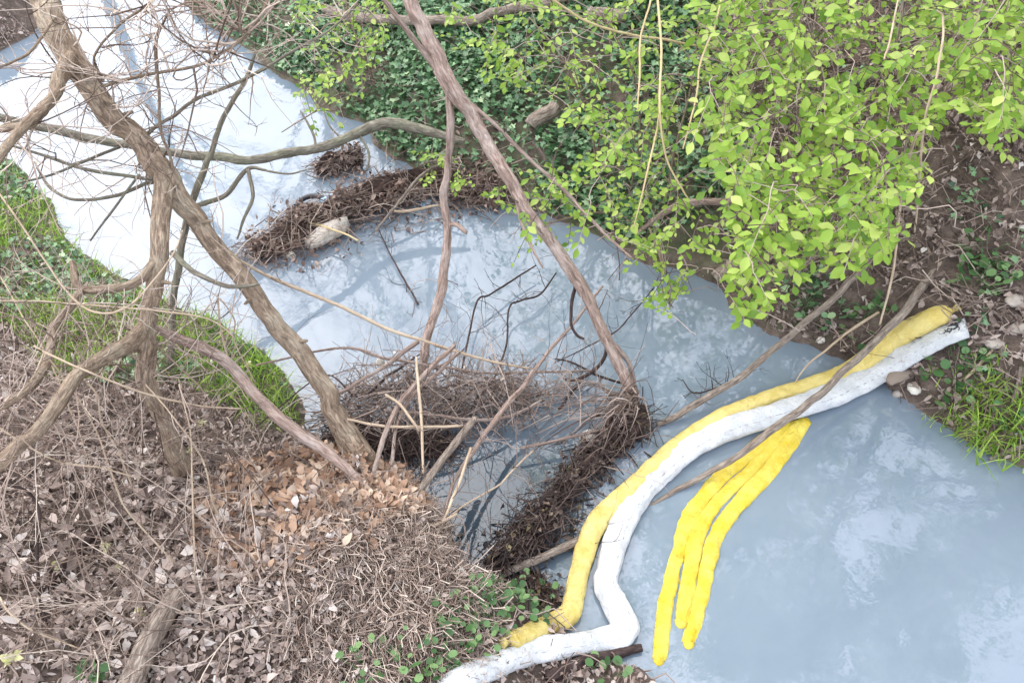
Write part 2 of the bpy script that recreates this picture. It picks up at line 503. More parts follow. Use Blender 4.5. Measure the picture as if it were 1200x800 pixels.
l.new(mg.outputs[0], b.inputs["Base Color"])
b.inputs["Roughness"].default_value = 0.9
bp = n.new("ShaderNodeBump"); bp.inputs["Strength"].default_value = 0.9; bp.inputs["Distance"].default_value = 0.05
l.new(n1.outputs["Fac"], bp.inputs["Height"]); l.new(bp.outputs[0], b.inputs["Normal"])
ground = mk("ground", gme, m, label="brown earth banks of the creek under leaves and ivy", kind="structure")

# ------------------------------------------------------------------ milky water
wb = MB()
wx = np.array([-60, 60.]); wy = np.array([-41, 60.])
wv = np.array([(x, y, 0) for y in (-41., 40.) for x in (-40., 14.)])
wb.add(wv, [[0, 1, 3, 2]])
m, n, l, b = new_mat("milky_water")
n.remove(b)
tc = n.new("ShaderNodeTexCoord")
# darker water colour in a soft-edged patch between the two dams
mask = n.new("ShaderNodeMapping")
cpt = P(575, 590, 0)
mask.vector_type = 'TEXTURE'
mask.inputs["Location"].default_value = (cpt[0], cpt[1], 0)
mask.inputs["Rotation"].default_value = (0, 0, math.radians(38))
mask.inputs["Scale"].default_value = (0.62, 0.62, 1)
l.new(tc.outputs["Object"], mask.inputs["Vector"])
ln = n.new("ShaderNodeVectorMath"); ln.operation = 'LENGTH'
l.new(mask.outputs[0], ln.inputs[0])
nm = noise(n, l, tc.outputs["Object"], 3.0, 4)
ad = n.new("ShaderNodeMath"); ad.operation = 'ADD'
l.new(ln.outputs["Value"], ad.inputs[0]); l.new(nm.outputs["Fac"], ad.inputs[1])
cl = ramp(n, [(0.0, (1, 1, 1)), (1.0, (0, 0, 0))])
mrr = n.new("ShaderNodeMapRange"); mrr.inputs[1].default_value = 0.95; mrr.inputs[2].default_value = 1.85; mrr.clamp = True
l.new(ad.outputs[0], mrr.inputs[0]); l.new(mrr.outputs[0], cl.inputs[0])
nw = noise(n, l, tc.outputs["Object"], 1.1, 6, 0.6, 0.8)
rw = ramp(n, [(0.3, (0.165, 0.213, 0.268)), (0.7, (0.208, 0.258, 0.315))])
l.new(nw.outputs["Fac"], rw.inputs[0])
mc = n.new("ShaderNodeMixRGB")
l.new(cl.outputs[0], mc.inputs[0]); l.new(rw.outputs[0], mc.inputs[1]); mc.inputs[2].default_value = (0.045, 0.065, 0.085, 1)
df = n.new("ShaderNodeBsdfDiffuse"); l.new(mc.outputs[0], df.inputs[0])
gl = n.new("ShaderNodeBsdfGlossy"); gl.inputs["Roughness"].default_value = 0.02
nb = noise(n, l, tc.outputs["Object"], 5.0, 4, 0.55, 0.4)
nb2 = noise(n, l, tc.outputs["Object"], 26.0, 3, 0.5, 0.3)
ab = n.new("ShaderNodeMath"); ab.operation = 'MULTIPLY_ADD'; ab.inputs[1].default_value = 0.10
l.new(nb2.outputs["Fac"], ab.inputs[0]); l.new(nb.outputs["Fac"], ab.inputs[2])
bp = n.new("ShaderNodeBump"); bp.inputs["Strength"].default_value = 0.06; bp.inputs["Distance"].default_value = 0.02
l.new(ab.outputs[0], bp.inputs["Height"]); l.new(bp.outputs[0], gl.inputs["Normal"])
fr = n.new("ShaderNodeFresnel"); fr.inputs[0].default_value = 1.9
l.new(bp.outputs[0], fr.inputs["Normal"])
ms = n.new("ShaderNodeMixShader"); l.new(fr.outputs[0], ms.inputs[0]); l.new(df.outputs[0], ms.inputs[1]); l.new(gl.outputs[0], ms.inputs[2])
l.new(ms.outputs[0], n["Material Output"].inputs[0])
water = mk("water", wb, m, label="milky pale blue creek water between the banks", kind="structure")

# ------------------------------------------------------------------ small templates
def leaf_t(w=0.26, fold=0.06, droop=0.10, pet=0.0):
    V = [(0, 0, 0), (-w * .72, .28, fold * .8), (-w, .52, fold), (-w * .62, .80, fold * .2), (0, 1.0, -droop), (w * .62, .80, fold * .2), (w, .52, fold), (w * .72, .28, fold * .8), (0, .30, 0), (0, .55, -droop * .15), (0, .80, -droop * .5)]
    Q = [(8, 9, 2, 1), (9, 10, 3, 2), (9, 8, 7, 6), (10, 9, 6, 5)]
    T = [(0, 8, 1), (10, 4, 3), (8, 0, 7), (4, 10, 5)]
    return np.array(V), Q, T

def dead_t(seed):
    r = np.random.default_rng(seed)
    V, Q, T = leaf_t(0.15 + r.random() * .17, 0.02, -0.1 + r.random() * .2)
    V = V.copy()
    V[1:8] += r.normal(0, .035, (7, 3))
    c = r.uniform(1.2, 3.2); x = V[:, 0].copy()                       # rolled edges
    V[:, 0] = np.sin(x * c) / c; V[:, 2] += (1 - np.cos(x * c)) / c * 1.6
    b = r.uniform(-1.6, 1.6); y = V[:, 1] - .5                        # and a bent length
    V[:, 2] += b * .5 * y * y + r.uniform(-.5, .5) * V[:, 0] * y * 2
    return V, Q, T

def lobed_t():
    ang = [(-90, .12), (-150, .5), (170, .42), (140, .62), (112, .45), (90, .85), (68, .45), (40, .62), (10, .42), (-30, .5)]
    V = [(0, 0.1, -.03)] + [(math.cos(math.radians(a)) * d, math.sin(math.radians(a)) * d + .1, .05 * (d > .5)) for a, d in ang]
    T = [(0, i + 1, (i + 1) % len(ang) + 1) for i in range(len(ang))]
    return np.array(V), [], T

def round_t():
    V = [(0, .0, 0)] + [(math.sin(a) * .46, .48 - math.cos(a) * .46, .05 + .03 * (i % 2)) for i, a in enumerate(np.linspace(.35, 2 * math.pi - .35, 8))] + [(0, .45, -.02)]
    T = [(9, i, i + 1) for i in range(1, 8)] + [(9, 8, 0), (9, 0, 1)]
    return np.array(V), [], T

def blade_t(bend):
    V, Q = [], []
    n = 4
    for i in range(n):
        t = i / (n - 1)
        w = .035 * (1 - t) + .002
        y = bend * t * t; z = t * (1 - .35 * bend * t)
        V += [(-w, y, z), (w, y, z)]
    for i in range(n - 1):
        Q.append((2 * i, 2 * i + 1, 2 * i + 3, 2 * i + 2))
    return np.array(V), Q, []

def twig_t(seed, bend=.08, k=4, n=5, fork=False):
    r = np.random.default_rng(seed)
    mb = MB()
    t = np.linspace(0, 1, n)
    p = np.column_stack([np.cumsum(r.normal(0, bend / 2, n)), t, np.cumsum(r.normal(0, bend / 2, n))])
    p[:, 0] -= np.linspace(p[0, 0], p[-1, 0], n); p[:, 2] -= p[:, 2].mean()
    mb.tube(p, np.linspace(1, .45, n) * .5, k, smoothpath=False, caps=False)
    V = np.vstack(mb.v)
    # radius columns are stored apart from the axis so that thickness scales on its own
    ax = np.repeat(p, k, axis=0)
    return ax, V[:n * k] - ax, mb.q[0][0]

TW = [twig_t(s, b) for s, b in ((1, .05), (2, .12), (3, .2), (4, .3), (5, .08), (6, .16))]
DEAD = [dead_t(s) for s in range(10)]
LEAF = [leaf_t(.27, .05, .10), leaf_t(.30, .09, .2), leaf_t(.24, .12, .05), leaf_t(.29, -.04, .18), leaf_t(.33, .07, .02)]
LOBED, ROUND = lobed_t(), round_t()
BLADES = [blade_t(b) for b in (.2, .5, .8, 1.1)]

def rot_mats(yaw, pitch, roll):
    cy, sy, cp, sp, cr, sr = np.cos(yaw), np.sin(yaw), np.cos(pitch), np.sin(pitch), np.cos(roll), np.sin(roll)
    Z = np.zeros_like(yaw); O = np.ones_like(yaw)
    Rz = np.stack([np.stack([cy, -sy, Z], -1), np.stack([sy, cy, Z], -1), np.stack([Z, Z, O], -1)], -2)
    Rx = np.stack([np.stack([O, Z, Z], -1), np.stack([Z, cp, -sp], -1), np.stack([Z, sp, cp], -1)], -2)
    Ry = np.stack([np.stack([cr, Z, sr], -1), np.stack([Z, O, Z], -1), np.stack([-sr, Z, cr], -1)], -2)
    return Rz @ Rx @ Ry

def scatter_leaves(mb, tmpls, locs, size, rng, tilt=.5, rnd=None, yaw=None, pitch=0.0):
    N = len(locs)
    which = rng.integers(0, len(tmpls), N)
    yaw = rng.uniform(0, 2 * math.pi, N) if yaw is None else yaw
    R = rot_mats(yaw, rng.normal(pitch, tilt, N), rng.normal(0, tilt, N)) * size[:, None, None]
    rnd = rng.random(N) if rnd is None else rnd
    for k, t in enumerate(tmpls):
        s = which == k
        if s.any():
            mb.scatter(t, R[s], locs[s], rnd[s])

def scatter_twigs(mb, locs, length, rad, yaw, pitch, rng, rnd=None):
    N = len(locs)
    which = rng.integers(0, len(TW), N)
    R = rot_mats(yaw, pitch, rng.uniform(0, 6.28, N))
    rnd = rng.random(N) if rnd is None else rnd
    for k, (ax, off, Q) in enumerate(TW):
        s = np.where(which == k)[0]
        if len(s) == 0:
            continue
        V = (ax - np.array([0, .5, 0]))[None] * length[s][:, None, None] + off[None] * 2 * rad[s][:, None, None]
        W = np.einsum('nij,nvj->nvi', R[s], V) + locs[s][:, None]
        o = mb.nv
        mb.v.append(W.reshape(-1, 3)); mb.nv += W.shape[0] * W.shape[1]
        q = (Q[None] + (np.arange(len(s)) * len(ax))[:, None, None]).reshape(-1, 4)
        mb.q.append((q + o, np.zeros((len(q), 4, 2)), np.repeat(rnd[s], len(Q))))

def ground_pts(rng, N, x0, x1, y0, y1, polys=None, notpolys=None, keep=None, lift=0.0, dry=.015):
    x = rng.uniform(x0, x1, N); y = rng.uniform(y0, y1, N)
    z = terrain(x, y)
    p = np.column_stack([x, y, z])
    k = z > dry
    if polys:
        k &= pxpoly(p, *polys)
    if notpolys:
        k &= ~pxpoly(p, *notpolys)
    if keep is not None:
        k &= rng.random(N) < keep(p)
    p = p[k]
    p[:, 2] += lift
    return p

def patch(scale, seed, lo, hi):
    return lambda p: ss((fbm(np.column_stack([p[:, :2] * scale, np.zeros(len(p))]), seed, 3) - lo) / (hi - lo))

# ------------------------------------------------------------------ ground cover that nobody could count
rng = np.random.default_rng(11)
LB = (-6.0, 1.6, 1.0, 9.0)
# dead leaves on the near bank
mb = MB()
p = ground_pts(rng, 150000, *LB, notpolys=[IVY_P, RIGHT_P], keep=lambda q: np.where(pxpoly(q, GRASS_L), .07, np.where(pxpoly(q, WEED_P), .12, .85)))
dist = np.linalg.norm(p - C0, axis=1)
scatter_leaves(mb, DEAD, p + rng.uniform([0, 0, .0], [0, 0, .035], (len(p), 3)), rng.uniform(.018, .058, len(p)) ** 1.0, rng, .8, np.clip(rng.normal(.5, .29, len(p)), 0, 1))
mk("leaf_litter", mb, 'leaf_dead', label="grey brown dead leaves covering the near bank", kind="stuff")
# fine sticks on the near bank
mb = MB()
p = ground_pts(rng, 15000, *LB, notpolys=[IVY_P, RIGHT_P], keep=lambda q: np.where(pxpoly(q, GRASS_L), .10, .6), lift=.02)
scatter_twigs(mb, p, rng.uniform(.08, .38, len(p)), rng.uniform(.03, .08, len(p)) ** 2, rng.uniform(0, 6.28, len(p)), rng.normal(0, .25, len(p)), rng)
mk("fallen_twigs", mb, 'twig_brown', label="thin brown fallen twigs strewn over the near bank", kind="stuff")
# right bank litter
RB = (0.0, 6.0, 2.5, 13.0)
mb = MB()
p = ground_pts(rng, 110000, *RB, polys=[RIGHT_P], keep=lambda q: .3 + .6 * patch(2.0, 51, -.15, .15)(q))
scatter_leaves(mb, DEAD, p + rng.uniform([0, 0, 0], [0, 0, .03], (len(p), 3)), rng.uniform(.025, .08, len(p)), rng, .8, np.clip(rng.normal(.36, .28, len(p)), 0, 1))
mk("leaf_litter", mb, 'leaf_dead', label="brown dead leaves on the slope under the green shrub", kind="stuff")
mb = MB()
p = ground_pts(rng, 11000, *RB, polys=[RIGHT_P], lift=.03)
scatter_twigs(mb, p, rng.uniform(.1, .6, len(p)), rng.uniform(.0015, .005, len(p)), rng.uniform(0, 6.28, len(p)), rng.normal(0, .3, len(p)), rng)
p = ground_pts(rng, 14000, -6, 4, 5, 13, polys=[IVY_P], lift=.04, keep=lambda q: np.full(len(q), .3))
scatter_twigs(mb, p, rng.uniform(.1, .6, len(p)), rng.uniform(.0015, .005, len(p)), rng.uniform(0, 6.28, len(p)), rng.normal(0, .35, len(p)), rng)
mk("fallen_twigs", mb, 'twig_brown', label="brown fallen twigs on the slope under the green shrub", kind="stuff")
# ivy
mb = MB()
p = ground_pts(rng, 200000, -6, 4.5, 5, 14, polys=[IVY_P], keep=lambda q: .30 + .7 * patch(1.5, 71, -.3, -.08)(q))
scatter_leaves(mb, [LOBED], p + rng.uniform([0, 0, .01], [0, 0, .10], (len(p), 3)), rng.uniform(.035, .065, len(p)), rng, .45, np.clip(rng.normal(.45, .25, len(p)), 0, 1))
p = ground_pts(rng, 40000, -6, 1, 2, 10, polys=[GRASS_L], keep=patch(1.7, 5, .03, .2))
scatter_leaves(mb, [LOBED], p + rng.uniform([0, 0, .01], [0, 0, .07], (len(p), 3)), rng.uniform(.03, .055, len(p)), rng, .45)
p = ground_pts(rng, 30000, .5, 6, 3, 10, polys=[RIGHT_P], keep=lambda q: .35 * patch(1.9, 15, .05, .2)(q))
scatter_leaves(mb, [LOBED], p + rng.uniform([0, 0, .01], [0, 0, .07], (len(p), 3)), rng.uniform(.035, .06, len(p)), rng, .45)
mk("ivy", mb, 'leaf_ivy', label="dark green ivy carpeting the banks", kind="stuff")
# grass on the near bank
mb = MB()
p = ground_pts(rng, 110000, -6, 1, 2, 10, polys=[GRASS_L], keep=lambda q: 1 - .8 * patch(1.7, 5, .0, .15)(q))
scatter_leaves(mb, BLADES, p, rng.uniform(.06, .17, len(p)), rng, .45)
mk("grass", mb, 'grass', label="short bright green grass along the water on the near bank", kind="stuff")
# celandine-like weeds
mb = MB()
p = ground_pts(rng, 16000, -1.5, 1.2, 1.0, 4.5, polys=[WEED_P], keep=patch(3.0, 8, -.05, .2), lift=.01, dry=.01)
scatter_leaves(mb, [ROUND], p + rng.uniform([0, 0, .01], [0, 0, .09], (len(p), 3)), rng.uniform(.02, .042, len(p)), rng, .5)
mk("creeping_weeds", mb, 'leaf_weed', label="round leaved green weeds by the white boom's lower end", kind="stuff")

# ------------------------------------------------------------------ branches
def br(spec):
    """[(px, py, z, width in px)] -> world points and radii."""
    pts = np.array([P(a, b_, c) for a, b_, c, w in spec])
    rad = np.array([w * (.41 if w > 9 else .36) * depth(p) / FPX for p, (_, _, _, w) in zip(pts, spec)])
    return pts, rad

def brs(spec, off=.01):
    """the same, resting on ground or water: [(px, py, width, lift)]"""
    pts, rad = [], []
    for a, b_, w, lift in spec:
        p0 = PS(a, b_, lift)
        pts.append(p0); rad.append(w * .5 * depth(p0) / FPX)
    return np.array(pts), np.array(rad)

_seed = [0]
def branch(name, spec, mat, parent=None, k=10, rough=.22, onground=False, **kw):
    pts, rad = (brs if onground else br)(spec)
    _seed[0] += 1
    L = np.linalg.norm(np.diff(pts, axis=0), axis=1).sum()
    n_ = int(np.clip(L / max(.025, rad.mean() * .7), 6, 150))
    pts, rad = catmull(pts, rad, n_)
    u = np.linspace(0, L, n_)[:, None]
    wig = np.column_stack([fbm(np.column_stack([u * 4.5, u * 0 + a, u * 0]), _seed[0] * 3 + a, 3) for a in range(3)])
    amp = (.006 + .45 * rad) * np.clip(np.minimum(u[:, 0], L - u[:, 0]) / (.15 * L), .3, 1)
    pts = pts + wig * amp[:, None]
    mb = MB()
    mb.tube(pts, rad, k, rough=rough, seed=_seed[0], smoothpath=False)
    return mk(name, mb, mat, parent, **kw)

def stub_twigs(mb, spec, n, length, r0, rng, bias=(0, 0, 0), k=4, forks=2):
    """thin twigs growing out of a branch, each with its own side twigs."""
    pts, rad = spec if isinstance(spec, tuple) else br(spec)
    for i in range(int(n * 1.5)):
        u = rng.random() * (len(pts) - 1)
        a = int(u); f = u - a
        p0 = pts[a] * (1 - f) + pts[a + 1] * f
        d = rng.normal(0, 1, 3) + np.array(bias)
        d /= np.linalg.norm(d)
        grow_twig(mb, p0, d, length * rng.uniform(.4, 1.2), r0 * rng.uniform(.6, 1.2), rng, k, forks)

def grow_twig(mb, p0, d, L, r, rng, k=4, forks=2, rv=None):
    n = 7
    pts = [np.array(p0)]
    d = np.array(d, float)
    curl = rng.normal(0, .12, 3)
    for i in range(n - 1):
        d = d + rng.normal(0, .16, 3) + curl
        d /= np.linalg.norm(d)
        pts.append(pts[-1] + d * L / (n - 1))
    pts = np.array(pts)
    rv = rng.random() if rv is None else rv
    mb.tube(pts, np.linspace(r, r * .35, n), k, rnd=rv, smoothpath=False, caps=False)
    for j in range(forks):
        if rng.random() < .75:
            i = rng.integers(1, n - 1)
            dd = pts[i + 1] - pts[i]
            dd = dd / np.linalg.norm(dd) + rng.normal(0, .55, 3)
            grow_twig(mb, pts[i], dd / np.linalg.norm(dd), L * rng.uniform(.3, .6), r * .6, rng, 3, forks - 1, rv)

# --- the leaning tree on the near bank
T_TRUNK = [(428, 548, .26, 44), (408, 514, .36, 36), (392, 483, .48, 29), (378, 449, .62, 28), (338, 395, .85, 28), (294, 341, 1.08, 28), (257, 294, 1.28, 28), (219, 240, 1.5, 29), (188, 197, 1.68, 36), (159, 165, 1.8, 33), (118, 115, 2.0, 33), (74, 51, 2.2, 36), (51, 0, 2.35, 39), (30, -60, 2.5, 42), (0, -150, 2.65, 44)]
T_STEM = [(214, 552, .42, 30), (192, 496, .72, 25), (174, 449, .95, 25), (169, 402, 1.12, 27), (173, 370, 1.22, 26), (182, 334, 1.35, 24), (189, 290, 1.48, 25), (190, 236, 1.6, 27), (190, 203, 1.67, 24)]
T_LIMB = [(171, 380, 1.19, 22), (152, 402, 1.25, 24), (118, 420, 1.35, 22), (91, 440, 1.4, 21), (68, 476, 1.4, 20), (37, 510, 1.35, 21), (0, 545, 1.3, 22), (-60, 590, 1.2, 24)]
T_J = [(181, 308, 1.45, 15), (164, 326, 1.42, 13), (135, 336, 1.38, 13), (104, 339, 1.35, 12), (91, 336, 1.35, 12), (87, 322, 1.38, 11), (84, 306, 1.42, 9)]
T_J2 = [(97, 338, 1.35, 11), (82, 358, 1.36, 12), (66, 380, 1.36, 12), (61, 402, 1.35, 12), (53, 432, 1.38, 13), (20, 466, 1.4, 12), (-15, 482, 1.4, 12)]
T_D = [(82, 68, 2.17, 24), (70, 95, 2.18, 21), (58, 118, 2.22, 17), (44, 132, 2.24, 16), (20, 157, 2.28, 14), (0, 184, 2.3, 13), (-30, 225, 2.35, 12)]
T_D2 = [(53, 122, 2.22, 13), (38, 146, 2.2, 12), (12, 151, 2.15, 11), (-30, 150, 2.1, 10)]
T_TH = [(165, 168, 1.77, 8), (179, 152, 1.8, 6), (203, 135, 1.82, 6), (233, 116, 1.86, 6), (287, 91, 1.9, 6), (341, 61, 1.95, 5), (385, 36, 2.0, 4), (420, 5, 2.05, 3)]
T_G = [(206, 218, 1.6, 6), (199, 182, 1.75, 5), (189, 152, 1.87, 5), (186, 111, 2.0, 5), (182, 74, 2.12, 6), (182, 44, 2.22, 6), (192, 26, 2.3, 4), (199, 10, 2.35, 3)]
T_R = [(203, 297, 1.46, 10), (218, 312, 1.45, 9), (236, 324, 1.44, 8), (270, 336, 1.43, 7), (305, 333, 1.42, 4)]
T_A1 = [(180, 210, 1.66, 8), (162, 209, 1.68, 6), (101, 199, 1.75, 6), (51, 182, 1.8, 5), (10, 170, 1.86, 4)]
T_A2 = [(183, 212, 1.64, 7), (169, 217, 1.62, 6), (135, 230, 1.58, 6), (84, 233, 1.55, 5), (54, 213, 1.55, 5), (40, 190, 1.6, 3)]
T_A3 = [(140, 172, 1.8, 5), (98, 190, 1.85, 5), (57, 206, 1.9, 4), (20, 215, 1.95, 3)]
T_A4 = [(164, 205, 1.7, 5), (150, 220, 1.65, 4), (130, 248, 1.55, 4), (106, 282, 1.4, 3)]
T_U1 = [(110, 105, 2.03, 7), (150, 92, 2.1, 6), (190, 85, 2.15, 5), (230, 78, 2.2, 5), (262, 62, 2.25, 5), (290, 40, 2.3, 5), (310, 8, 2.36, 5), (322, -30, 2.4, 5)]
T_U2 = [(290, 40, 2.3, 6), (262, 20, 2.35, 4), (238, 0, 2.4, 4), (220, -20, 2.45, 4)]
T_U3 = [(120, 95, 2.06, 6), (110, 68, 2.2, 4), (140, 30, 2.35, 4), (175, 5, 2.45, 4), (200, -30, 2.55, 4)]
T_U4 = [(64, 20, 2.32, 5), (40, 55, 2.4, 5), (10, 76, 2.45, 4), (-30, 90, 2.5, 4)]
base = PS(420, 545)
tree = thing("leaning_tree", base, "leaning bare tan tree with forked trunk crossing the upper end of the creek", "tree")
trunk = branch("trunk", T_TRUNK, 'bark_tan', tree, 16, .26)
branch("stem", T_STEM, 'bark_tan', tree, 14, .26)
for sp in (T_LIMB, T_J, T_J2, T_D, T_D2, T_TH, T_G, T_R, T_A1, T_A2, T_A3, T_A4, T_U1, T_U2, T_U3, T_U4):
    dark = sp in (T_R, T_TH, T_A1, T_A2, T_A3, T_A4)
    branch("branch", sp, 'bark_grey' if dark else 'bark_tan', tree, 10 if sp[0][3] > 9 else 7, .22)
for (a, b_, z_, dx, dy, w) in ((232, 262, 1.42, 16, -4, 9), (300, 350, 1.05, -13, 6, 8), (346, 402, .82, 14, -3, 8), (140, 140, 1.9, 15, -9, 10), (96, 82, 2.1, -16, -4, 10), (186, 330, 1.37, 15, 2, 8), (170, 408, 1.1, -14, 4, 8), (118, 112, 2.02, 14, 8, 9)):
    branch("stub", [(a, b_, z_, w), (a + dx * .6, b_ + dy * .6, z_ + .02, w * .8), (a + dx, b_ + dy, z_ + .05, w * .6)], 'bark_tan', trunk, 8, .3)
# bramble canes that climb over this tree
rng = np.random.default_rng(5)
mb = MB()
stub_twigs(mb, T_U1, 34, .6, .0052, rng, (0, -.2, .2), 4, 3)
stub_twigs(mb, T_U2, 18, .55, .005, rng, (0, 0, .3), 4, 3)
stub_twigs(mb, T_U3, 20, .6, .005, rng, (.3, 0, .1), 4, 3)
stub_twigs(mb, T_TH, 18, .45, .0045, rng, (0, 0, 0), 4, 2)
stub_twigs(mb, T_G, 12, .4, .0042, rng, (.2, 0, 0), 4, 2)
stub_twigs(mb, T_TRUNK[5:12], 20, .6, .005, rng, (.2, .1, 0), 4, 2)
stub_twigs(mb, T_D, 7, .45, .004, rng, (-.3, 0, 0), 4, 2)
stub_twigs(mb, T_D2, 12, .5, .0045, rng, (-.2, 0, -.4), 4, 2)
stub_twigs(mb, T_J2, 16, .5, .0045, rng, (0, -.2, 0), 4, 3)
stub_twigs(mb, T_LIMB, 20, .55, .0045, rng, (.1, 0, 0), 4, 3)
stub_twigs(mb, T_A1, 14, .5, .0042, rng, (0, .5, -.5), 4, 2)
stub_twigs(mb, T_STEM[1:5], 18, .6, .005, rng, (.4, 0, -.1), 4, 3)
mk("twigs", mb, 'twig_straw', tree, kind="stuff")

# --- the red-barked tree in the middle
C_TRUNK = [(744, 482, .03, 18), (731, 442, .2, 16), (714, 405, .36, 17), (700, 375, .5, 17), (680, 334, .7, 18), (657, 301, .85, 18), (633, 268, 1.0, 18), (609, 233, 1.15, 18), (586, 196, 1.3, 18), (562, 155, 1.45, 20), (545, 125, 1.58, 22), (525, 95, 1.72, 24), (511, 61, 1.85, 24), (495, 30, 1.98, 22), (481, 0, 2.1, 21), (462, -50, 2.25, 20), (430, -130, 2.5, 20)]
C_PROP = [(711, 398, .4, 9), (726, 410, .32, 9), (738, 425, .2, 8), (744, 458, .03, 8)]
C_S3 = [(524, 90, 1.73, 12), (528, 142, 1.5, 11), (525, 189, 1.25, 11), (520, 230, 1.05, 12), (523, 267, .88, 12), (521, 321, .65, 13), (511, 361, .5, 13), (501, 395, .36, 13), (496, 425, .25, 12), (490, 460, .12, 9)]
C_S2 = [(430, -30, 2.3, 9), (447, -5, 2.2, 9), (478, 37, 2.0, 9), (508, 78, 1.8, 9), (530, 108, 1.66, 8)]
C_S4 = [(538, 112, 1.62, 8), (579, 145, 1.5, 6), (616, 182, 1.35, 6), (663, 226, 1.2, 6), (704, 270, 1.1, 5), (740, 302, 1.05, 3)]
C_T1 = [(606, 232, 1.15, 8), (612, 263, 1.05, 6), (623, 290, 1.0, 5), (636, 314, .97, 3)]
C_T2 = [(523, 262, .9, 8), (535, 264, .92, 8), (546, 272, .93, 7)]
C_T3 = [(676, 330, .7, 6), (671, 350, .6, 6), (669, 378, .5, 5), (676, 392, .45, 5), (684, 397, .42, 4)]
C_T4 = [(700, 378, .48, 6), (711, 405, .3, 6), (703, 428, .2, 6), (680, 444, .14, 6), (662, 444, .12, 5)]
C_T5 = [(683, 443, .14, 5), (670, 458, .08, 5), (655, 480, .04, 5)]
ctree = thing("slanting_tree", P(744, 482, .03), "slanting tree with peeling reddish bark rooted in the water at mid creek", "tree")
branch("trunk", C_TRUNK, 'bark_red', ctree, 16, .3)
branch("stem", C_S3, 'bark_red', ctree, 10, .3)
for sp in (C_PROP, C_S2, C_S4, C_T1, C_T2):
    branch("branch", sp, 'bark_red', ctree, 8, .25)
for sp in (C_T3, C_T4, C_T5):
    branch("branch", sp, 'bark_dark', ctree, 7, .25)
mb = MB()
stub_twigs(mb, C_TRUNK[3:9], 12, .22, .004, rng, (-.3, 0, -.3), 4, 2)
stub_twigs(mb, C_S4, 8, .3, .0035, rng, (0, 0, 0), 4, 2)
stub_twigs(mb, C_S3[2:8], 6, .25, .0035, rng, (.3, 0, 0), 4, 2)
mk("twigs", mb, 'twig_brown', ctree, kind="stuff")
# root clump of that tree: a shaggy ball with hair roots trailing to the left
mb = MB()
c = P(737, 500, .06)
for i in range(85):
    a = rng.uniform(0, 2 * math.pi); e = rng.uniform(0, 1)
    p0 = P(738 + rng.normal(0, 7), 470 + rng.normal(0, 7), .16 + rng.uniform(-.04, .05))
    tgt = P(722 + rng.normal(0, 26), 508 + rng.normal(0, 14), rng.uniform(-.02, .06))
    if rng.random() < .35:
        tgt = P(rng.uniform(600, 690), rng.uniform(455, 540), rng.uniform(0, .08))
    mid = (p0 + tgt) / 2 + rng.normal(0, .04, 3) + np.array([0, 0, .10 + .05 * rng.random()])
    mb.tube(np.array([p0, (p0 + mid) / 2 + rng.normal(0, .015, 3), mid, (mid + tgt) / 2 + rng.normal(0, .02, 3) + np.array([0, 0, .03]), tgt]), np.array([.005, .0045, .0038, .003, .002]) * rng.uniform(.4, 1.4), 4, rnd=rng.random() * .9, step=.06, caps=False)
mk("hair_roots", mb, 'twig_brown', ctree, kind="stuff")

def lump(name, pts, widths, mat, parent, height=.6, seed=0, **kw):
    """a long uneven heap lying along pts"""
    mb = MB()
    pts = np.array(pts)
    mb.tube(pts, np.array(widths), 16, rough=.85, flat=height, seed=seed, step=.04)
    return mk(name, mb, mat, parent, **kw)

lump("root_mass", [P(705, 527, .0), P(722, 510, .02), P(740, 490, .04), P(752, 478, .0)], [.05, .10, .10, .04], 'debris_core', ctree, .8, 3)

# --- slender sapling, arched limb, fallen limb and other loose branches (each a thing)
def loose(name, spec, mat, label, cat="branch", k=8, group=None, onground=False, sides=(), tw=None, rough=.22):
    o = branch(name, spec, mat, None, k, rough, onground, label=label, cat=cat, group=group)
    for sp in sides:
        branch("side_branch", sp, mat, o, 6, rough)
    if tw:
        mb = MB()
        stub_twigs(mb, (brs if onground else br)(spec), tw[0], tw[1], tw[2], rng, (0, 0, .1), 4, 2)
        mk("twigs", mb, 'twig_dark' if 'dark' in mat else 'twig_brown', o, kind="stuff")
    return o

loose("sapling", [(199, 425, .3, 10), (202, 378, .55, 10), (206, 328, .8, 10), (216, 267, 1.1, 10), (233, 216, 1.35, 10), (246, 182, 1.5, 9), (260, 142, 1.65, 8), (287, 95, 1.85, 7), (300, 60, 2.0, 4)], 'bark_grey',
      "slender grey sapling behind the leaning tree's fork", "sapling",
      sides=[[(222, 244, 1.2, 7), (243, 237, 1.24, 8), (267, 226, 1.28, 8), (290, 199, 1.36, 7), (312, 200, 1.38, 4)], [(291, 199, 1.36, 7), (297, 230, 1.3, 6), (285, 258, 1.22, 5), (278, 280, 1.15, 3)],
             [(312, 200, 1.38, 4), (340, 204, 1.38, 3), (360, 199, 1.4, 2)]], tw=(12, .35, .0035))
loose("arched_branch", [(-60, 118, 1.5, 13), (0, 138, 1.38, 12), (68, 153, 1.25, 12), (128, 166, 1.14, 12), (189, 177, 1.03, 12), (243, 184, .93, 13), (294, 186, .85, 13), (338, 180, .78, 13), (371, 174, .74, 13), (400, 164, .7, 14), (434, 150, .68, 15), (467, 146, .66, 15), (494, 153, .62, 14), (521, 160, .58, 12), (545, 166, .55, 9)], 'bark_grey',
      "long arched grey green branch bowing low across the upper creek", sides=[[(371, 174, .74, 4), (366, 155, .8, 4), (352, 130, .9, 3)], [(400, 164, .7, 4), (386, 148, .76, 3), (379, 130, .82, 2)], [(420, 155, .69, 5), (432, 178, .6, 4), (430, 200, .5, 3)]], tw=(7, .25, .003))
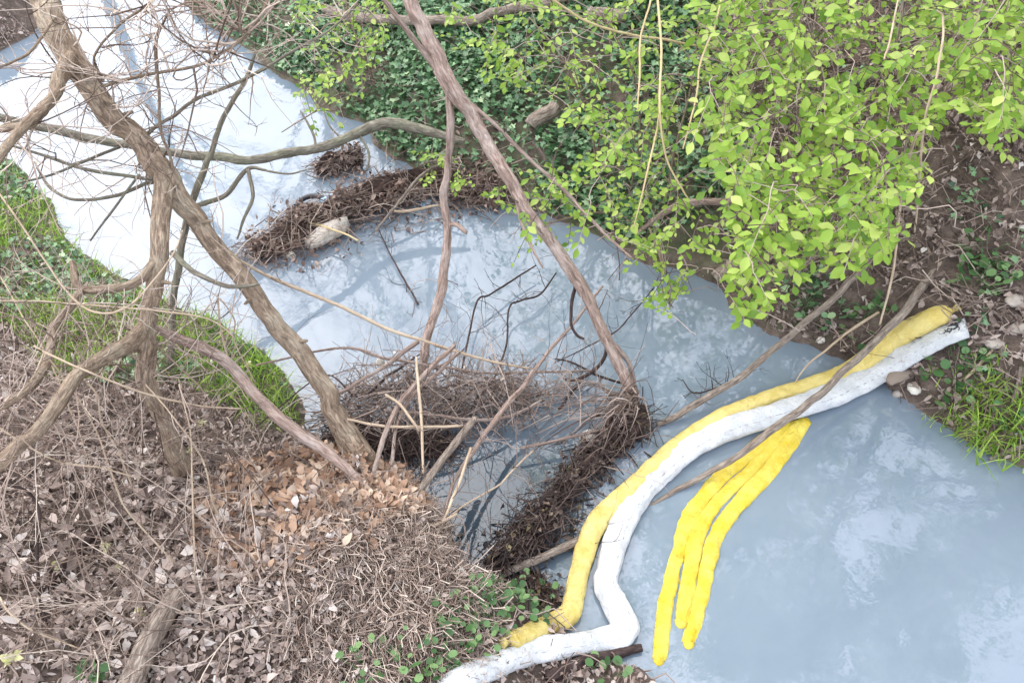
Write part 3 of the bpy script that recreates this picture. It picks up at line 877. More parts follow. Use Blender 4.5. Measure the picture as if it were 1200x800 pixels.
loose("fallen_limb", [(178, 383, 1.1, 11), (219, 402, 1.0, 16), (267, 425, .9, 17), (297, 463, .8, 17), (338, 500, .7, 17), (378, 527, .62, 16), (412, 556, .58, 14), (440, 580, .52, 10)], 'bark_red',
      "broken reddish limb slanting from the leaning tree down to the leaf heap", k=12, tw=(6, .3, .004))
loose("pale_runner", [(270, 299, 1.15, 4), (324, 328, .95, 6), (400, 360, .75, 6), (452, 384, .62, 6), (505, 402, .5, 5), (542, 415, .4, 5), (580, 424, .32, 4), (622, 432, .2, 4)], 'cane_pale', "long pale stem running from the leaning tree over the water to the twig dam", "stem", tw=(6, .2, .0025))
loose("thin_branch", [(300, 428, .55, 3), (400, 408, .4, 4), (452, 419, .36, 5), (505, 427, .32, 5), (560, 436, .25, 4), (640, 436, .18, 4), (700, 433, .12, 3)], 'bark_red', "thin level branch just above the water behind the twig dam", tw=(8, .2, .0025))
loose("long_pole", [(1178, 222, .82, 10), (1148, 260, .7, 12), (1104, 307, .56, 12), (1063, 358, .46, 12), (1036, 392, .40, 11), (989, 435, .33, 11), (945, 476, .27, 11), (901, 506, .19, 11), (868, 530, .12, 10), (810, 565, .03, 9), (770, 588, -.01, 8), (735, 606, -.035, 9), (705, 622, -.02, 11), (680, 634, .02, 12), (655, 645, .05, 12), (600, 668, .06, 11), (566, 686, .06, 6)], 'wood_grey',
      "long bare pole lying over the white boom from bank to lower dam", "pole", k=10)
loose("leaning_pole", [(1030, 294, .62, 10), (1000, 324, .5, 10), (976, 351, .4, 10), (928, 392, .26, 10), (868, 442, .13, 10), (800, 483, .05, 10), (770, 497, .02, 8)], 'wood_grey', "straight grey stick reaching from the bare earth bank to the root clump", "stick")
loose("twig_on_bank", [(1030, 366, .32, 5), (999, 385, .22, 5), (969, 408, .16, 4), (945, 429, .10, 3), (927, 456, .05, 2)], 'cane_pale', "short pale twig sloping from the earth bank above the yellow boom", "twig", k=6)

# hanging vines on the right
VINES = [([(1053, 262, 1.0, 5), (1060, 209, 1.3, 6), (1072, 162, 1.6, 6), (1085, 140, 1.7, 3)], [(1031, 380, .42, 4), (1046, 321, .7, 5)], "stout pale vine hanging beside the bare earth bank"),
         ([(1072, 272, 1.0, 4), (1077, 230, 1.3, 5), (1080, 182, 1.6, 5), (1087, 128, 1.85, 5), (1100, 78, 2.05, 5), (1106, 25, 2.2, 4), (1098, 12, 2.25, 3)], [], "pale curved vine crossing the middle of the large shrub"),
         ([(1036, 70, 2.0, 3), (1040, 57, 2.02, 4), (1048, 25, 2.1, 4), (1056, -20, 2.2, 4)], [], "short straight pale vine at the top of the large shrub"),
         ([(806, 232, 1.2, 3), (800, 223, 1.25, 4), (781, 182, 1.45, 4), (773, 128, 1.7, 5), (775, 61, 1.9, 5), (771, 0, 2.1, 5), (768, -40, 2.2, 5)], [], "golden vine hanging down the middle of the ivy slope"),
         ([(742, 268, 1.1, 2), (758, 203, 1.4, 4), (768, 160, 1.55, 4), (774, 130, 1.7, 4)], [], "golden side vine swinging left below the main golden vine"),
         ([(747, 130, 1.6, 3), (749, 90, 1.75, 4), (751, 44, 1.9, 4), (762, 0, 2.05, 4), (768, -30, 2.1, 4)], [], "thin pale vine hanging left of the golden vine"),
         ([(800, 175, 1.4, 3), (815, 118, 1.6, 4), (822, 70, 1.8, 4), (840, 25, 1.95, 4), (850, -20, 2.0, 4)], [], "slack tan vine hanging right of the golden vine"),
         ([(640, -5, 2.0, 5), (687, 24, 1.8, 5), (737, 40, 1.65, 5), (800, 51, 1.5, 5), (860, 62, 1.35, 4)], [], "grey brown vine slanting across the top above the golden vine")]
for i, (sp, low, lab) in enumerate(VINES):
    sp = [(a, b_, c, w * .8) for a, b_, c, w in sp]; low = [(a, b_, c, w * .8) for a, b_, c, w in low]
    loose("hanging_vine", low + sp, 'cane_yellow' if 'golden' in lab else 'cane_pale', lab, "vine", 7, "hanging vines on the far bank", rough=.15)

# pale bramble canes on the near bank
CANES = [([(-20, 200, 1.9, 4), (24, 262, 1.75, 4), (61, 317, 1.6, 4), (91, 355, 1.52, 5), (121, 368, 1.5, 5), (152, 358, 1.5, 5), (179, 331, 1.52, 4), (204, 294, 1.56, 4), (214, 270, 1.6, 3)], "pale cane sagging in a loop below the leaning tree's fork"),
         ([(-20, 352, 1.55, 3), (50, 354, 1.5, 3), (101, 358, 1.47, 4), (203, 365, 1.4, 4), (250, 376, 1.3, 3), (275, 395, 1.2, 3)], "level pale cane crossing behind the leaning tree's elbow"),
         ([(40, 405, 1.5, 4), (51, 412, 1.48, 5), (111, 439, 1.4, 5), (176, 463, 1.2, 5), (230, 475, 1.0, 4), (284, 479, .85, 3)], "straight tan cane reaching right from the leaning tree's lower limb"),
         ([(-10, 495, 1.3, 4), (30, 520, 1.22, 4), (72, 541, 1.12, 4), (120, 548, 1.05, 4), (165, 560, .9, 3)], "pale cane sloping under the leaning tree's lower limb"),
         ([(52, 412, 1.47, 4), (40, 440, 1.42, 4), (18, 465, 1.35, 4), (-10, 482, 1.3, 4)], "short pale cane bending left off the lower limb"),
         ([(52, 413, 1.47, 4), (80, 450, 1.3, 3), (110, 500, 1.1, 3), (128, 548, .95, 4), (150, 600, .75, 4), (205, 660, .52, 4)], "long pale cane arching down to the leaf litter"),
         ([(96, 440, 1.2, 4), (115, 465, 1.1, 4), (120, 495, .98, 4), (140, 530, .85, 4), (155, 570, .7, 3)], "crooked tan cane below the lower limb"),
         ([(228, 690, .5, 3), (228, 640, .65, 4), (226, 560, .9, 4), (222, 500, 1.1, 3), (210, 450, 1.25, 3)], "upright pale cane standing in the leaf litter"),
         ([(270, 620, .5, 3), (250, 590, .7, 4), (238, 540, .9, 4), (205, 490, 1.1, 3), (170, 450, 1.2, 3)], "leaning pale cane beside the upright one"),
         ([(0, 700, .75, 5), (14, 720, .72, 4), (40, 740, .66, 4), (95, 760, .55, 3)], "bare cane low in the near corner"),
         ([(-10, 305, 1.5, 3), (20, 360, 1.4, 3), (45, 400, 1.3, 3), (80, 470, 1.1, 3), (105, 545, .85, 2)], "thin cane crossing the grass at the frame's edge"),
         ([(255, 345, 1.2, 4), (258, 380, 1.05, 4), (268, 420, .85, 4), (290, 455, .65, 3), (312, 480, .5, 2)], "short pale cane above the bright grass"),
         ([(258, 350, 1.2, 3), (275, 375, 1.05, 3), (275, 400, .9, 3), (300, 450, .65, 3)], "twin cane crossing the bright grass"),
         ([(-10, 560, 1.0, 6), (30, 575, .9, 6), (45, 600, .8, 7), (42, 640, .7, 7), (48, 700, .55, 6), (55, 730, .5, 4)], "dark crooked cane near the frame's edge")]
for sp, lab in CANES:
    sp = [(a, b_, c, w * .78) for a, b_, c, w in sp]
    loose("bramble_cane", sp, 'bark_dark' if lab.startswith('dark') else 'cane_pale', lab, "cane", 6, "bramble canes on the near bank", tw=(7, .35, .003), rough=.15)
mb = MB()
rng = np.random.default_rng(77)
for i in range(420):
    px, py = rng.uniform(-30, 340), rng.uniform(330, 780)
    g = PS(px, py)
    if g[2] < .1:
        continue
    d = np.array([rng.normal(0, .5), rng.normal(0, .5), 1.0]); d /= np.linalg.norm(d)
    grow_twig(mb, g, d, rng.uniform(.3, .9), rng.uniform(.002, .0045), rng, 4, 2)
mk("dead_brush", mb, 'twig_straw', label="tangle of thin dead stems on the near bank", kind="stuff")

# ------------------------------------------------------------------ logs and lying sticks
loose("fallen_log", [(206, 694, 22, .11), (190, 720, 25, .12), (172, 752, 27, .12), (150, 800, 29, .12), (135, 830, 30, .12)], 'wood_grey', "short grey log lying in the leaf litter near the bottom edge", "log", 12, onground=True)
loose("fallen_log", [(752, 759, 9, .03), (725, 765, 13, .03), (690, 773, 15, .02), (655, 786, 15, .02), (640, 795, 12, .02)], 'bark_dark', "wet dark log under the white boom's lower bend", "log", 12, onground=True)
loose("fallen_log", [(838, 326, 15, .05), (855, 315, 17, .05), (880, 298, 17, .05), (890, 290, 15, .05)], 'wood_grey', "stubby brown log poking out over the water below the shrub", "log", 12, onground=True)
loose("fallen_log", [(622, 147, 16, .10), (636, 137, 18, .12), (652, 124, 18, .14)], 'wood_grey', "short sawn log stub on the ivy slope", "log", 12, onground=True)
loose("fallen_log", [(690, 12, 14, .12), (710, 15, 15, .12), (733, 18, 14, .12)], 'wood_grey', "pale log stub at the top of the ivy slope", "log", 10, onground=True)
loose("fallen_branch", [(380, 10, 9, .15), (415, 20, 11, .15), (500, 25, 11, .15), (552, 23, 11, .15), (589, 13, 11, .15), (640, 4, 10, .15), (700, -10, 10, .15)], 'wood_grey', "long pale branch lying along the top of the ivy slope", "branch", 10, onground=True)
loose("fallen_branch", [(880, 235, 5, .1), (850, 235, 8, .1), (800, 240, 9, .1), (770, 255, 8, .08), (745, 275, 5, .06)], 'bark_red', "brown branch lying along the ivy below the hanging vines", "branch", 8, onground=True, tw=(6, .3, .004))
loose("fallen_stick", [(1168, 405, 4, .02), (1150, 425, 4, .02), (1130, 445, 4, .02)], 'cane_pale', "short pale stick lying right of the white boom's end", "stick", 6, onground=True)
loose("fallen_stick", [(1198, 430, 7, .02), (1192, 455, 7, .02), (1186, 475, 6, .02)], 'wood_grey', "grey stick lying above the grass tuft at the right edge", "stick", 6, onground=True)
loose("fallen_stick", [(1210, 518, 7, .03), (1185, 527, 6, .03), (1160, 538, 4, .02)], 'wood_grey', "stick end jutting over the water from the grass tuft", "stick", 6, onground=True)
loose("fallen_stick", [(40, 705, 8, .02), (80, 660, 9, .03), (130, 610, 8, .03)], 'bark_dark', "dark rotten stick lying across the litter at the near corner", "stick", 8, onground=True)
loose("fallen_stick", [(250, 608, 7, .03), (262, 640, 8, .03), (278, 675, 7, .03)], 'bark_red', "short brown stick standing out of the leaf heap", "stick", 8, onground=True)

# sticks of the dams
STICKS = [([(556, 490, .42, 8), (551, 497, .43, 11), (507, 557, .5, 11), (470, 600, .52, 9)], 'wood_grey', "thick pale broken stick sticking out of the twig dam"),
          ([(395, 489, .48, 4), (444, 499, .46, 5), (490, 501, .44, 5), (542, 499, .42, 5)], 'cane_pale', "level pale stick lying along the twig dam"),
          ([(532, 404, .5, 7), (503, 435, .48, 9), (472, 467, .47, 9), (450, 511, .46, 9), (438, 555, .45, 8)], 'bark_red', "bundled brown stick rising above the twig dam"),
          ([(538, 412, .42, 6), (512, 437, .42, 7), (485, 462, .42, 7), (465, 500, .42, 6), (459, 545, .42, 6)], 'bark_red', "second brown stick of the raised bundle"),
          ([(488, 418, .6, 4), (490, 456, .55, 5), (494, 502, .5, 5), (496, 555, .46, 4)], 'cane_pale', "upright pale stick standing in the twig dam"),
          ([(452, 462, .5, 4), (468, 472, .5, 5), (482, 492, .5, 5), (492, 505, .48, 4)], 'cane_pale', "short curved pale stick in the twig dam"),
          ([(706, 335, .5, 4), (670, 381, .42, 5), (640, 415, .37, 6), (625, 436, .34, 7), (610, 458, .32, 8), (588, 480, .32, 9), (553, 533, .36, 8), (530, 570, .38, 6), (515, 621, .4, 5)], 'bark_red', "long brown stick slanting over the water onto the twig dam"),
          ([(552, 525, .42, 5), (540, 560, .45, 5), (525, 595, .45, 5), (510, 630, .45, 4)], 'cane_pale', "pale stick leaning down the side of the straw mound"),
          ([(535, 602, .44, 5), (505, 618, .48, 6), (474, 632, .5, 5), (450, 645, .5, 3)], 'cane_pale', "pale forked stick lying on top of the straw mound"),
          ([(430, 654, .62, 4), (470, 682, .58, 5), (513, 708, .5, 5)], 'wood_grey', "straight stick lying down the face of the straw mound"),
          ([(516, 706, .4, 4), (545, 700, .3, 5), (532, 720, .3, 5)], 'wood_grey', "bent stick end at the foot of the straw mound"),
          ([(625, 528, .25, 3), (600, 552, .25, 4), (582, 570, .25, 4), (545, 592, .32, 4), (520, 610, .38, 3)], 'cane_pale', "thin pale stick arching over the dark pool"),
          ([(760, 490, .06, 7), (720, 500, .1, 6), (660, 515, .1, 5), (610, 525, .1, 5)], 'bark_red', "red brown stick running from root clump towards the dam"),
          ([(635, 468, .12, 4), (600, 487, .14, 6), (560, 492, .2, 6), (510, 487, .3, 5), (450, 480, .35, 4)], 'bark_red', "brown stick along the far side of the twig dam"),
          ([(735, 450, .08, 5), (700, 440, .1, 5), (668, 424, .12, 4), (650, 420, .12, 3)], 'bark_dark', "dark twig reaching left from the root clump"),
          ([(390, 465, .5, 4), (425, 445, .48, 6), (455, 425, .46, 7), (490, 400, .45, 8)], 'bark_red', "short stem slanting from dam to the middle tree"),
          ([(300, 500, .5, 3), (380, 440, .2, 3), (420, 465, .2, 5), (455, 440, .3, 6), (492, 415, .35, 3)], 'bark_dark', "dark stick at the near end of the twig dam"),
          ([(628, 311, .1, 3), (603, 327, .1, 4), (575, 345, .12, 4), (559, 352, .15, 4), (549, 395, .12, 4), (540, 440, .12, 4), (533, 470, .14, 4)], 'bark_dark', "black twig hooked over in the water behind the dam"),
          ([(652, 320, .1, 3), (633, 344, .1, 4), (610, 352, .12, 4), (596, 361, .14, 4), (593, 402, .12, 4), (579, 442, .1, 4), (556, 470, .12, 4)], 'bark_dark', "second black hooked twig in the water nearer the middle tree"),
          ([(441, 262, .03, 2), (458, 300, .03, 3), (475, 330, .03, 4), (490, 357, .02, 4)], 'bark_dark', "straight black twig afloat below the upper dam"),
          ([(766, 338, .06, 2), (740, 368, .08, 3), (715, 392, .1, 3), (650, 425, .12, 2)], 'bark_dark', "thin dark twig passing behind the slanting trunk"),
          ([(868, 442, .06, 2), (835, 455, .05, 3), (812, 460, .04, 3), (800, 445, .06, 2)], 'bark_dark', "small dark twig afloat right of the root clump")]
for sp, mt, lab in STICKS:
    thin = 'black' in lab or 'dark' in lab
    if thin:
        sp = [(a, b_, c, w * .8) for a, b_, c, w in sp]
    loose("stick", sp, mt, lab, "stick", 7, "sticks caught in the dams", tw=(10, .3, .0028) if thin else (4, .2, .003))

# ------------------------------------------------------------------ dams of flotsam
def ridge(name, path, width, hgt, label, ntw, nlf, tmat, lmat, rng, ltw=(.1, .35), rtw=(.0015, .0045), lsz=(.03, .06), along=.7, core=True, cat="dam", zbase=0.0, corew=.34, seed=1, tri=None):
    pts = np.array([P(a, b_, zbase) for a, b_ in path])
    t = thing(name, pts[0], label, cat)
    L = np.r_[0, np.cumsum(np.linalg.norm(np.diff(pts, axis=0), axis=1))]
    W = np.array(width)
    if core:
        mb = MB()
        q = pts.copy(); q[:, 2] = zbase + .0
        mb.tube(q, W * corew, 18, rough=.9, flat=hgt / max(W.mean() * corew, .01) * .8, seed=seed, step=.035)
        mk("core", mb, 'debris_core', t)
    def sample(N):
        u = rng.random(N) * L[-1]
        p = np.column_stack([np.interp(u, L, pts[:, k]) for k in range(3)])
        w = np.interp(u, L, W)
        i = np.clip(np.searchsorted(L, u) - 1, 0, len(pts) - 2)
        d = pts[i + 1] - pts[i]; d /= np.linalg.norm(d, axis=1)[:, None]
        nrm = np.column_stack([-d[:, 1], d[:, 0], np.zeros(N)])
        s = np.where(rng.random(N) < .22, np.clip(rng.normal(0, 1.1, N), -2.4, 2.4), np.clip(rng.normal(0, .45, N), -1.3, 1.3))
        clump = .30 + 1.5 * np.clip(fbm(np.column_stack([u * 4.5, s * 2, np.zeros(N)]), seed + 4, 3) + .3, 0, 1)
        p = p + nrm * (s * w)[:, None]
        p[:, 2] = zbase + hgt * np.clip(1 - s * s, 0, 1) * clump * rng.uniform(.45, 1.1, N) + .008
        p[:, 2] = np.maximum(p[:, 2], terrain(p[:, 0], p[:, 1]) + .01)
        return p, np.arctan2(-d[:, 0], d[:, 1])
    p, yaw = sample(ntw)
    mb = MB()
    scatter_twigs(mb, p, rng.uniform(*ltw, ntw), rng.uniform(*rtw, ntw), np.where(rng.random(ntw) < along, yaw + rng.normal(0, .4, ntw), rng.uniform(0, 6.28, ntw)), rng.normal(0, .22, ntw), rng)
    mk("twigs", mb, tmat, t, kind="stuff")
    if nlf:
        p, _ = sample(nlf)
        mb = MB()
        scatter_leaves(mb, DEAD, p + np.array([0, 0, .012]), rng.uniform(*lsz, nlf), rng, .7)
        mk("leaves", mb, lmat, t, kind="stuff")
    return t

rng = np.random.default_rng(123)
upper_dam = ridge("flotsam_dam", [(298, 304), (330, 288), (370, 270), (410, 252), (450, 236), (500, 222), (545, 226), (590, 240)], [.08, .2, .24, .13, .26, .19, .22, .12], .19,
      "upper dam of brown leaf mats and litter across the creek", 1000, 3000, 'twig_brown', 'leaf_mat_brown', rng, (.08, .5), (.0015, .0055), seed=4, lsz=(.03, .07), along=.45)
ridge("flotsam_clump", [(372, 205), (392, 200), (412, 195), (425, 190)], [.05, .11, .09, .04], .12, "small brown leaf clump behind the upper dam", 200, 500, 'twig_brown', 'leaf_mat_brown', rng, seed=9)
twig_dam = ridge("twig_dam", [(390, 494), (440, 490), (500, 485), (560, 480), (600, 474), (628, 470)], [.24, .26, .2, .15, .12, .06], .24,
      "dam of tangled brown twigs between near bank and root clump", 380, 200, 'twig_brown', 'leaf_dead', rng, (.12, .8), (.0015, .006), seed=14, along=.3, core=False)
lower_dam = ridge("flotsam_dam", [(578, 672), (610, 645), (640, 612), (662, 580), (690, 548), (722, 520), (752, 500)], [.13, .06, .13, .05, .11, .05, .03], .10,
      "lower dam of wet black leaves between the dark pool and the booms", 750, 1300, 'twig_dark', 'leaf_wet', rng, (.08, .45), (.0015, .005), (.02, .065), seed=23)
ridge("flotsam_strip", [(612, 684), (632, 694), (648, 708)], [.07, .08, .05], .04, "wet leaf strip at the water's edge by the yellow boom", 150, 450, 'twig_dark', 'leaf_wet', rng, (.06, .2), (.0015, .004), (.03, .05), seed=29)

mb = MB()
rng2 = np.random.default_rng(66)
for i in range(85):
    px, py = rng2.uniform(400, 720), rng2.normal(482, 10)
    p0 = P(px, py, rng2.uniform(.02, .22))
    d = np.array([rng2.normal(.1, .7), rng2.normal(.35, .6), abs(rng2.normal(.35, .35))]); d /= np.linalg.norm(d)
    grow_twig(mb, p0, d, rng2.uniform(.2, .75), rng2.uniform(.0018, .004), rng2, 4, 3)
mk("loose_twigs", mb, 'twig_brown', twig_dam, kind="stuff")

ridge("shade_pocket", [(395, 512), (430, 518), (470, 522), (505, 526), (530, 530)], [.06, .13, .15, .12, .05], .07, "dark twigs put in for the shade in the hollow under the twig dam", 500, 260, 'twig_dark', 'leaf_wet', rng, (.08, .4), (.0015, .005), (.02, .05), along=.3, corew=.5, seed=41, cat="flotsam")  # near-black twigs and leaves stand in for the hollow's shadow
def sprout(owner, path, n_, hgt, mat, sd):
    r_ = np.random.default_rng(sd); mb = MB()
    for i in range(n_):
        k = r_.integers(0, len(path) - 1); f = r_.random()
        a_, b2 = np.array(path[k]), np.array(path[k + 1])
        q_ = a_ * (1 - f) + b2 * f + r_.normal(0, 5, 2)
        d = np.array([r_.normal(0, .9), r_.normal(0, .6), abs(r_.normal(.2, .3))]); d /= np.linalg.norm(d)
        grow_twig(mb, P(q_[0], q_[1], r_.uniform(.02, hgt)), d, r_.uniform(.15, .6), r_.uniform(.002, .0055), r_, 4, 2)
    mk("sprouting_twigs", mb, mat, owner, kind="stuff")
sprout(upper_dam, [(300, 302), (370, 270), (450, 236), (560, 226)], 75, .15, 'twig_straw', 88)
sprout(lower_dam, [(578, 672), (640, 612), (690, 548), (752, 500)], 40, .07, 'twig_brown', 89)
# straw mound: matted dead stems over the swell of the near bank
def heap(name, cpx, rx, ry, N, mat, kindlf, rng, label, ln=(.06, .26), rd=(.0012, .0034), size=(.03, .06), lift=.05, ang=None, cat="heap"):
    c = PS(*cpx)
    t = thing(name, c, label, cat)
    a = rng.uniform(0, 6.28, N); r = np.sqrt(rng.random(N))
    x, y = c[0] + rx * r * np.cos(a), c[1] + ry * r * np.sin(a)
    z = terrain(x, y)
    k = z > .02
    p = np.column_stack([x, y, z + rng.uniform(0, lift, N) * (1 - r * .6)])[k]
    mb = MB()
    n_ = len(p)
    if kindlf == 'twig':
        yaw = rng.uniform(0, 6.28, n_) if ang is None else rng.normal(ang, .75, n_)
        scatter_twigs(mb, p, rng.uniform(*ln, n_), rng.uniform(*rd, n_), yaw, rng.normal(0, .3, n_), rng)
        mk("straw", mb, mat, t, kind="stuff")
    else:
        sz = rng.uniform(*size, n_)
        order = np.argsort(-sz * np.where(rng.random(n_) < .35, 1, .3))
        big = order[:300]; rest = order[300:]
        scatter_leaves(mb, DEAD, p[rest], sz[rest], rng, .55)
        mk("leaves", mb, mat, t, kind="stuff")
        meshes = leaf_meshes("fallen_leaf", DEAD, mat, 5)
        for i in big:
            o = mk("leaf", meshes[rng.integers(len(meshes))], None, t)
            o.matrix_parent_inverse = Matrix.Identity(4)
            o.location = Vector(p[i] + np.array([0, 0, .02])) - t.location
            o.rotation_euler = (rng.normal(0, .5), rng.normal(0, .5), rng.uniform(0, 6.28))
            o.scale = (sz[i] * 1.1,) * 3
    return t

_lm = {}
def leaf_meshes(name, tmpls, mat, nr):
    key = (name, mat)
    if key not in _lm:
        out = []
        for t in tmpls:
            for r_ in np.linspace(.15, .95, nr):
                mb = MB()
                mb.scatter(t, np.eye(3)[None], np.zeros((1, 3)), np.array([r_]))
                me = mb.mesh(name)
                me.materials.append(M[mat])
                out.append(me)
        _lm[key] = out
    return _lm[key]

heap("straw_mound", (460, 680), .50, .60, 5200, 'twig_straw', 'twig', rng, "matted mound of brown straw and thin twigs beside the dark pool", ang=.5)
heap("leaf_heap", (352, 575), .58, .55, 2600, 'leaf_tan', 'leaf', rng, "heap of orange tan fallen leaves at the foot of the fallen limb", size=(.04, .075))
heap("leaf_heap", (458, 588), .17, .12, 420, 'leaf_tan', 'leaf', rng, "small pale orange leaf heap on top of the straw mound", size=(.04, .07), lift=.08)
heap("leaf_heap", (270, 700), .75, .65, 2400, 'leaf_dead', 'leaf', rng, "wide spread of pinkish brown leaves around the short grey log", size=(.03, .065))

heap("leaf_heap", (110, 660), .9, .75, 520, 'leaf_dead', 'leaf', rng, "scatter of large pale leaves under the dead stems at the near corner", size=(.05, .095), lift=.06)

# ------------------------------------------------------------------ booms
def boom_mat(name, c1, c2, seam, printed):
    m, n, l, b = new_mat(name)
    tc = n.new("ShaderNodeTexCoord")
    n1 = noise(n, l, tc.outputs["Object"], 9, 5)
    r = ramp(n, [(0.3, c1), (0.7, c2)])
    l.new(n1.outputs["Fac"], r.inputs[0])
    out = r.outputs[0]
    if printed:
        sp = n.new("ShaderNodeSeparateXYZ"); l.new(tc.outputs["UV"], sp.inputs[0])
        for centre, half, dens, col in ((.33, .008, .53, (0.34, 0.34, 0.37)), (.15, .035, .60, (0.44, 0.45, 0.48)), (.42, .022, .60, (0.40, 0.41, 0.45))):
            d = n.new("ShaderNodeMath"); d.operation = 'SUBTRACT'; d.inputs[1].default_value = centre; l.new(sp.outputs[0], d.inputs[0])
            a = n.new("ShaderNodeMath"); a.operation = 'ABSOLUTE'; l.new(d.outputs[0], a.inputs[0])
            lt = n.new("ShaderNodeMath"); lt.operation = 'LESS_THAN'; lt.inputs[1].default_value = half; l.new(a.outputs[0], lt.inputs[0])
            mp = n.new("ShaderNodeMapping"); mp.inputs["Scale"].default_value = (14, 9, 1); l.new(tc.outputs["UV"], mp.inputs["Vector"])
            nz = noise(n, l, mp.outputs[0], 3.5, 4, .7)
            g = n.new("ShaderNodeMath"); g.operation = 'GREATER_THAN'; g.inputs[1].default_value = dens; l.new(nz.outputs["Fac"], g.inputs[0])
            mu = n.new("ShaderNodeMath"); mu.operation = 'MULTIPLY'; l.new(lt.outputs[0], mu.inputs[0]); l.new(g.outputs[0], mu.inputs[1])
            mx = n.new("ShaderNodeMixRGB"); l.new(mu.outputs[0], mx.inputs[0]); l.new(out, mx.inputs[1]); mx.inputs[2].default_value = (*col, 1)
            out = mx.outputs[0]
    ng = noise(n, l, tc.outputs["Object"], 5.5, 7, .7, .6)
    rg_ = ramp(n, [(0.56, (0, 0, 0)), (0.74, (1, 1, 1))])
    l.new(ng.outputs["Fac"], rg_.inputs[0])
    gm = n.new("ShaderNodeMixRGB"); gm.blend_type = 'MULTIPLY'
    gk = n.new("ShaderNodeMath"); gk.operation = 'MULTIPLY'; gk.inputs[1].default_value = .7
    l.new(rg_.outputs[0], gk.inputs[0]); l.new(gk.outputs[0], gm.inputs[0]); l.new(out, gm.inputs[1]); gm.inputs[2].default_value = (.66, .58, .50, 1)
    out = gm.outputs[0]
    l.new(out, b.inputs["Base Color"])
    b.inputs["Roughness"].default_value = .7
    b.inputs["Specular IOR Level"].default_value = .3
    n2 = noise(n, l, tc.outputs["Object"], 24, 6, .65, 1.2)
    bp = n.new("ShaderNodeBump"); bp.inputs["Strength"].default_value = .9; bp.inputs["Distance"].default_value = .02
    l.new(n2.outputs["Fac"], bp.inputs["Height"]); l.new(bp.outputs[0], b.inputs["Normal"])
    return m

M['boom_white'] = boom_mat("boom_white", (0.52, 0.54, 0.57), (0.68, 0.69, 0.71), None, True)
M['boom_yellow'] = boom_mat("boom_yellow", (0.60, 0.46, 0.12), (0.76, 0.64, 0.26), None, False)
M['boom_bright'] = boom_mat("boom_bright", (0.62, 0.45, 0.02), (0.74, 0.62, 0.13), None, False)
M['ink'] = plain_mat("ink", (0.02, 0.02, 0.025), (0.06, 0.06, 0.07), 30, .7, 0)

def boom(name, spec, mat, label, flat=.8, k=22, rough=.10, lift=.62, seed=3, step=.025):
    """spec: (px, py, width px); floats on the water, lies on the banks."""
    pts, rad = [], []
    for a, b_, w in spec:
        p0 = PS(a, b_, .05)
        r_ = w * .5 * depth(p0) / FPX
        p0 = PS(a, b_, r_ * lift)
        pts.append(p0); rad.append(r_)
    pts, rad = np.array(pts), np.array(rad)
    o = thing(name, pts[0], label, "boom")
    mb = MB()
    p2, r2 = mb.tube(pts, rad, 30, rough=rough, flat=flat, seed=seed, step=.015)
    V = mb.v[-1]                                        # creases of the slack fabric
    cr_ = np.column_stack([fbm(V * 22 + a * 9.1, seed + a, 3) for a in range(3)])
    folds = 1 - np.abs(fbm(V * 11 + 3.3, seed + 7, 3)) * 2
    am = .005 if 'bright' in mat else .009
    mb.v[-1] = V + cr_ * am - np.array([0, 0, am]) * np.clip(folds - .72, 0, 1)[:, None] * 3
    mk("sleeve", mb, mat, o)
    return o, p2, r2

WHITE = [(500, 823, 32), (528, 804, 33), (552, 790, 33), (585, 776, 32), (619, 764, 31), (657, 756, 30), (700, 751, 30), (722, 745, 31), (730, 739, 33), (732, 732, 33), (727, 720, 30), (717, 700, 29), (712, 690, 30), (711, 682, 29), (714, 665, 28), (724, 628, 29), (738, 597, 29), (758, 568, 29), (785, 543, 29), (815, 520, 30), (860, 500, 31), (920, 481, 31), (970, 465, 31), (1020, 441, 31), (1065, 413, 31), (1104, 393, 31), (1133, 383, 31)]
YEL = [(598, 751, 22), (625, 739, 25), (650, 729, 26), (664, 722, 27), (670, 713, 26), (674, 695, 24), (682, 660, 24), (691, 628, 25), (706, 603, 26), (730, 582, 26), (755, 560, 24), (785, 530, 22), (820, 503, 21), (860, 481, 20), (910, 463, 20), (960, 448, 21), (1000, 431, 24), (1040, 402, 27), (1070, 384, 28), (1100, 370, 26), (1112, 365, 16)]
wob, wp, wr = boom("absorbent_boom", WHITE, 'boom_white', "long white absorbent boom winding across the creek between both banks", flat=[.6, .6, .62, .6, .58, .5, .38], rough=.26, seed=8)
yob, yp, yr = boom("absorbent_boom", YEL, 'boom_yellow', "long yellow boom partly hidden along the white boom", flat=.75, rough=.16, lift=.65, seed=5)
# tied ends of the yellow boom
for e, (q, d) in enumerate(((yp[0], yp[0] - yp[4]), (yp[-1], yp[-1] - yp[-5]))):
    d = d / np.linalg.norm(d)
    mb = MB()
    mb.tube(np.array([q - d * .02, q + d * .012, q + d * .03, q + d * .06 + np.array([0, 0, .015])]), np.array([.04, .02, .014, .028]), 10, rough=.4, step=.008, seed=e)
    mk("tied_end", mb, 'boom_yellow', yob)
